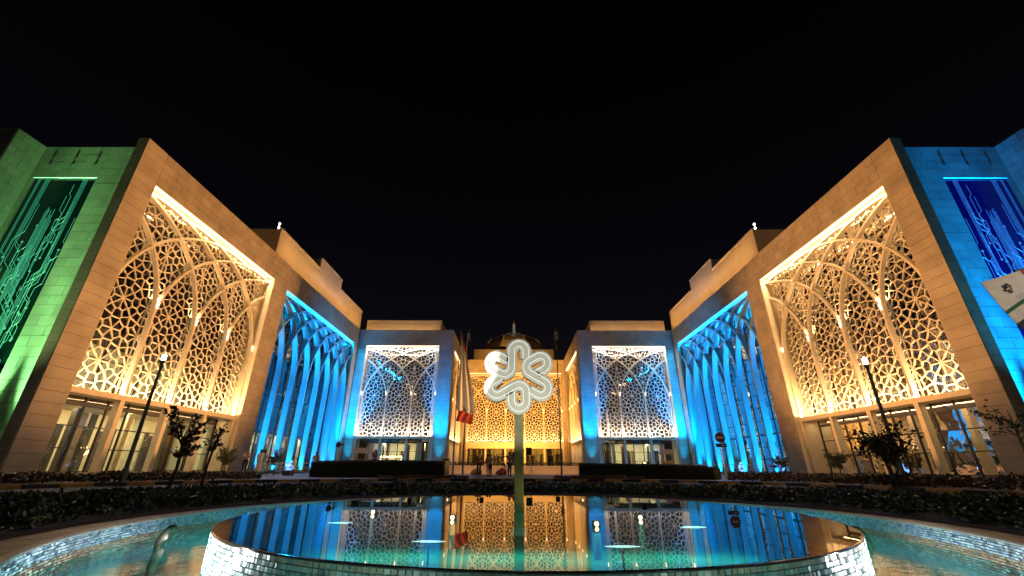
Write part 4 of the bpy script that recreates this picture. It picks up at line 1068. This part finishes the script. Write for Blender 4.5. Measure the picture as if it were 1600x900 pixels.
# speaker, framed case, bean bags
def box_thing(name, label, cat, x, y, sx, sy, z0, z1, m, group=None): return empty(name, (x, y, z0), label, cat, group)
r = empty('loudspeaker', (-5.35, 34.0, G_PLAZA), 'tall black loudspeaker beside the large flag pole', 'loudspeaker')
b = MB(); b.box(-5.6,-5.1,33.8,34.3,G_PLAZA,.62); b.build('cabinet', T['black'], r)
for z, rad in ((-.2,.19),(.25,.12)): b = MB(); b.tube([(-5.35,33.795,z),(-5.35,33.77,z)], rad, 18); b.build('driver', T['denim'], r)
r = empty('framed_case', (-5.95, 31.6, G_PLAZA), 'black flight case in a silver frame right of the left hedge', 'case')
b = MB(); b.box(-6.28,-5.52,31.45,31.9,G_PLAZA+.06,.08); b.build('case', T['black'], r)
for x in (-6.36,-5.47): b = MB(); b.box(x-.035,x+.035,31.36,31.95,G_PLAZA,.2); b.build('frame_side', T['steel'], r)
b = MB(); b.box(-6.32,-5.51,31.37,31.94,.14,.199); b.build('frame_top', T['steel'], r)
def bean(x, y, label, m):
    r = empty('bean_bag', (x, y, G_PLAZA), label, 'bean bag', 'bean bags before the planter wall')
    b = MB(); b.loft([(x,y,G_PLAZA+.01,.35,.35),(x,y,G_PLAZA+.15,.55,.5),(x+.05,y+.05,G_PLAZA+.38,.45,.42),(x+.1,y+.1,G_PLAZA+.55,.2,.2),(x+.1,y+.1,G_PLAZA+.60,.05,.05)]); b.build('body', T[m], r, smooth=True)
    b = MB(); b.tube([(x+.1,y+.1,G_PLAZA+.59),(x+.12,y+.1,G_PLAZA+.67)], .03, 6); b.build('handle', T['black'], r)
bean(-1.35, 41, 'red bean bag before the planter wall near the flower post', 'red')
bean(-3.6, 41, 'orange bean bag before the planter wall by the standing man', 'orange')
# camera crane and light stand
r = empty('camera_crane', (-.75, 35.6, G_PLAZA), 'camera crane with a long boom reaching left across the plaza', 'camera crane')
b = MB()
for a_ in (90, 210, 330): b.tube([(-.95,35.6,.35),(-.95+.5*math.cos(R_(a_)),35.6+.5*math.sin(R_(a_)),G_PLAZA)], .03, 6)
b.build('tripod', T['black'], r)
b = MB(); b.tube([(-2.75,35.5,.38),(-.2,35.65,1.0)], [.03,.055], 8); b.build('boom', T['steel'], r)
b = MB(); b.box(-.32,.1,35.5,35.8,.85,1.2); b.build('counterweight', T['black'], r)
b = MB(); b.box(-2.95,-2.7,35.4,35.6,.22,.44); b.build('camera_head', T['black'], r)
r = empty('light_stand', (1.15, 35.6, G_PLAZA), 'metal light stand with a dark lamp head right of the flower post', 'light stand')
b = MB(); b.tube([(1.15,35.6,G_PLAZA),(1.15,35.6,1.35)], .03, 8); b.build('pole', T['steel'], r)
for a_ in (90, 210, 330): b = MB(); b.tube([(1.15,35.6,-.1),(1.15+.5*math.cos(R_(a_)),35.6+.5*math.sin(R_(a_)),G_PLAZA)], .02, 6); b.build('leg', T['steel'], r)
b = MB(); b.box(.75,1.2,35.4,35.7,.95,1.5); b.build('lamp_head', T['black'], r)

# ------------------------------------------------------------------ banner at the right edge
bn = empty('banner', (13.2, 10, 2.4), 'tilted pale banner with dark six petal emblem hanging at the right edge', 'banner')
Ab, Bb, Cb, Db = Vector((11.98,10,4.5)), Vector((13.20,10.02,4.85)), Vector((12.86,9.98,2.30)), Vector((14.08,10,2.65))
def bp(u, v, d=0): 
    p = Ab.lerp(Bb,u).lerp(Cb.lerp(Db,u), v); return (p.x, p.y + .05*math.sin(u*5+v*4) - d, p.z)
b = MB(); n = 14
for k, (d, fl_) in enumerate(((0,0),(-.012,1))):
    vs = [bp(i/n, j/n, d) for j in range(n+1) for i in range(n+1)]
    b.add(vs, [((j*(n+1)+i, j*(n+1)+i+1, (j+1)*(n+1)+i+1, (j+1)*(n+1)+i) if not fl_ else ((j+1)*(n+1)+i, (j+1)*(n+1)+i+1, j*(n+1)+i+1, j*(n+1)+i)) for j in range(n) for i in range(n)])
b.build('cloth', T['flagw'], bn, smooth=True)
def band(pts, m, nm):
    b = MB(); vs = []; fs = []; K = 12
    (u0,v0,u1,v1),(u2,v2,u3,v3) = pts
    for i in range(K+1):
        t = i/K; vs += [bp(u0+(u1-u0)*t, v0+(v1-v0)*t, .006), bp(u2+(u3-u2)*t, v2+(v3-v2)*t, .006)]
    for i in range(K): fs.append((2*i,2*i+1,2*i+3,2*i+2))
    b.add(vs, fs); b.build(nm, T[m], bn)
band(((0,.36,1,.22),(0,.395,1,.255)), 'flagg', 'green_stripe'); band(((0,.51,1,.37),(0,.60,1,.46)), 'flagd', 'black_stripe')
band(((.93,0,.93,1),(1,0,1,1)), 'red', 'red_edge')
b = MB()
for al in (90,-30,210): ribbon(b, ribbon_path(R_(al)), .060, -.004, .002, .25, bp(.446,.144,.012))
b.build('emblem', T['flagd'], bn)
for i, (v, L) in enumerate(((.245,.36),(.268,.30))):
    b = MB(); k = 0; u = .42
    while u < .42+L:
        du = rng.uniform(.012,.04); b.add([bp(u,v-.10*(u-.42),.009), bp(u+du,v-.10*(u-.42),.009), bp(u+du,v+.012-.10*(u-.42),.009), bp(u,v+.012-.10*(u-.42),.009)], [(0,1,2,3)]); u += du+.010
    b.build('lettering', T['steel'], bn)
spot('banner_fill_light', (13.6, 5.2, 4.4), (12.9, 10, 3.9), 420, (1,.85,.68), 34, .8, .05)  # added spot without a fixture, brightens the banner
r = empty('banner_pole', (14.75, 10.1, G_ROAD), 'banner pole standing just outside the right edge', 'pole')
b = MB(); b.tube([(14.75,10.1,G_ROAD+.1),(14.75,10.1,5.4)], .06, 10); b.build('pole', T['lampgr'], r)
b = MB(); b.tube([(14.75,10.1,5.25),(13.1,10.06,4.86)], .03, 8); b.build('arm', T['lampgr'], r)

# ------------------------------------------------------------------ people
def person(x, y, z, h, face, label, top='white', low='denim', robe=False, arms='down', hat=None):
    r = empty('person', (x, y, z), label, 'person', 'people on the plaza'); s = h/1.75
    r.rotation_euler.z = face
    # skeleton (front = -Y), lengths for 1.75 m
    J = {}; E = []
    def j(n, p, rad, par=None):
        J[n] = (Vector(p)*s, rad*s, par)
    j('pel',(0,0,.95),.125); j('sp',(0,-.01,1.15),.13,'pel'); j('ch',(0,0,1.34),.15,'sp'); j('nk',(0,.01,1.50),.055,'ch'); j('hd',(0,-.01,1.60),.085,'nk'); j('tp',(0,0,1.70),.07,'hd')
    j('ns',(0,-.10,1.605),.018,'hd')
    for sg, n in ((-1,'r'),(1,'l')):
        j(n+'h',(sg*.095,0,.88),.085,'pel'); j(n+'k',(sg*.105,-.01,.50),.058,n+'h'); j(n+'a',(sg*.11,.01,.09),.040,n+'k'); j(n+'t',(sg*.125,-.16,.035),.032,n+'a')
        j(n+'s',(sg*.185,0,1.41),.058,'ch')
        if arms == 'up' : el, wr = (sg*.25,-.12,1.17), (sg*.08,-.30,1.36)
        elif arms == 'fold': el, wr = (sg*.25,-.05,1.13), (-sg*.02,-.22,1.15)
        else: el, wr = (sg*.24,.02,1.13), (sg*.25,-.05,.88)
        j(n+'e',el,.043,n+'s'); j(n+'w',wr,.028,n+'e')
        dv = (Vector(wr)-Vector(el)).normalized(); sd = Vector((0,1,0)) if arms == 'down' else Vector((0,0,1)); 
        hp = Vector(wr)+dv*.075; j(n+'p',hp,.026,n+'w')
        for q in range(4): j(n+'f%d' % q, hp + dv*(.075-.012*abs(q-1.3)) + sd*(.02*(q-1.5)) + Vector((0,-.012,0)), .0085, n+'p')
        j(n+'th', Vector(wr)+dv*.055 - sd*.045 + Vector((0,-.02,0)), .0095, n+'w')
    def skin(names, name, m, grow, sub=1):
        idx = {n: i for i, n in enumerate(names)}
        vs = [J[n][0] for n in names]; ed = [(idx[J[n][2]], idx[n]) for n in names if J[n][2] in idx]
        me = bpy.data.meshes.new(name); me.from_pydata([tuple(v) for v in vs], ed, []); o = bpy.data.objects.new(name, me); COL.objects.link(o); o.parent = r
        md = o.modifiers.new('skin', 'SKIN'); 
        for i, n in enumerate(names):
            sv = me.skin_vertices[0].data[i]; rr = J[n][1]+grow*s
            fl_ = .72 if n in ('pel','sp','ch') else 1
            sv.radius = (rr, rr*fl_); sv.use_root = (i == 0)
        sb = o.modifiers.new('sub', 'SUBSURF'); sb.levels = sub; sb.render_levels = sub; me.materials.append(m)
        return o
    allb = list(J); skin(allb, 'body', T['skin'], 0)
    if robe:
        b = MB(); b.loft([(r.location.x+0,y,z+.05*s,.27*s,.22*s),(x,y,z+.5*s,.22*s,.18*s),(x,y,z+.95*s,.20*s,.16*s),(x,y,z+1.3*s,.225*s,.155*s),(x,y,z+1.44*s,.20*s,.12*s),(x,y,z+1.52*s,.07*s,.07*s)]); 
        o = b.build('robe', T[top], r, smooth=True); skin(['ch','rs','re','rw','ls','le','lw'], 'sleeves', T[top], .02)
        b = MB(); b.loft([(x,y+.01,z+1.50*s,.11*s,.12*s),(x,y+.02,z+1.62*s,.112*s,.115*s),(x,y+.01,z+1.74*s,.09*s,.09*s),(x,y,z+1.765*s,.03*s,.03*s)]); b.build('headscarf', T[hat or 'hair'], r, smooth=True)
    else:
        skin(['pel','sp','ch','rs','re','ls','le'], 'shirt', T[top], .018); skin(['pel','rh','rk','ra','lh','lk','la'], 'trousers', T[low], .014)
        for sg in (-1,1):
            b = MB(); b.loft([(x+sg*.12*s,y-.07*s,z+.002,.05*s,.13*s),(x+sg*.12*s,y-.07*s,z+.05*s,.05*s,.13*s),(x+sg*.12*s,y-.02*s,z+.09*s,.04*s,.06*s)]); b.build('shoe', T['hair'], r, smooth=True)
        b = MB(); b.loft([(x,y+.035*s,z+1.56*s,.082*s,.075*s),(x,y+.03*s,z+1.66*s,.095*s,.09*s),(x,y+.01*s,z+1.73*s,.075*s,.08*s),(x,y,z+1.76*s,.02*s,.02*s)]); b.build('hair', T['hair'], r, smooth=True)
    return r
person(-22.0, 36.6, -.45, 1.82, R_(25), 'person in a pale shirt and dark trousers with folded arms by the gold screen', 'robe', 'denim', arms='fold')
person(-21.2, 37.2, -.45, 1.80, R_(60), 'person in a long pale robe standing nearest the folded arm man', 'robe', robe=True, hat='hair')
person(-20.6, 36.6, -.45, 1.76, R_(-70), 'person in a long white robe and dark headscarf before the first blue fin', 'white', robe=True, hat='hair')
person(-15.9, 35.6, -.55, 1.68, R_(10), 'person in an orange shirt behind the left railing', 'orange', 'denim')
person(-2.85, 34.2, G_PLAZA, 1.72, R_(20), 'person in dark clothes standing left of the crane', 'dshirt', 'denim')
person(-2.1, 36.4, G_PLAZA, 1.60, R_(-40), 'person in a pink top under the crane boom', 'pink', 'denim', arms='up')
person(-.55, 36.2, G_PLAZA, 1.82, R_(40), 'person in black operating the camera crane', 'black', 'denim', arms='up')
person(-12.6, 40.0, -.3, 1.80, R_(0), 'person in black crouched over behind the left hedge', 'black', 'denim', arms='up')
person(-2.35, 37.5, G_PLAZA, 1.66, R_(150), 'person in a dark shirt with back turned beside the pink top', 'dshirt', 'pink')
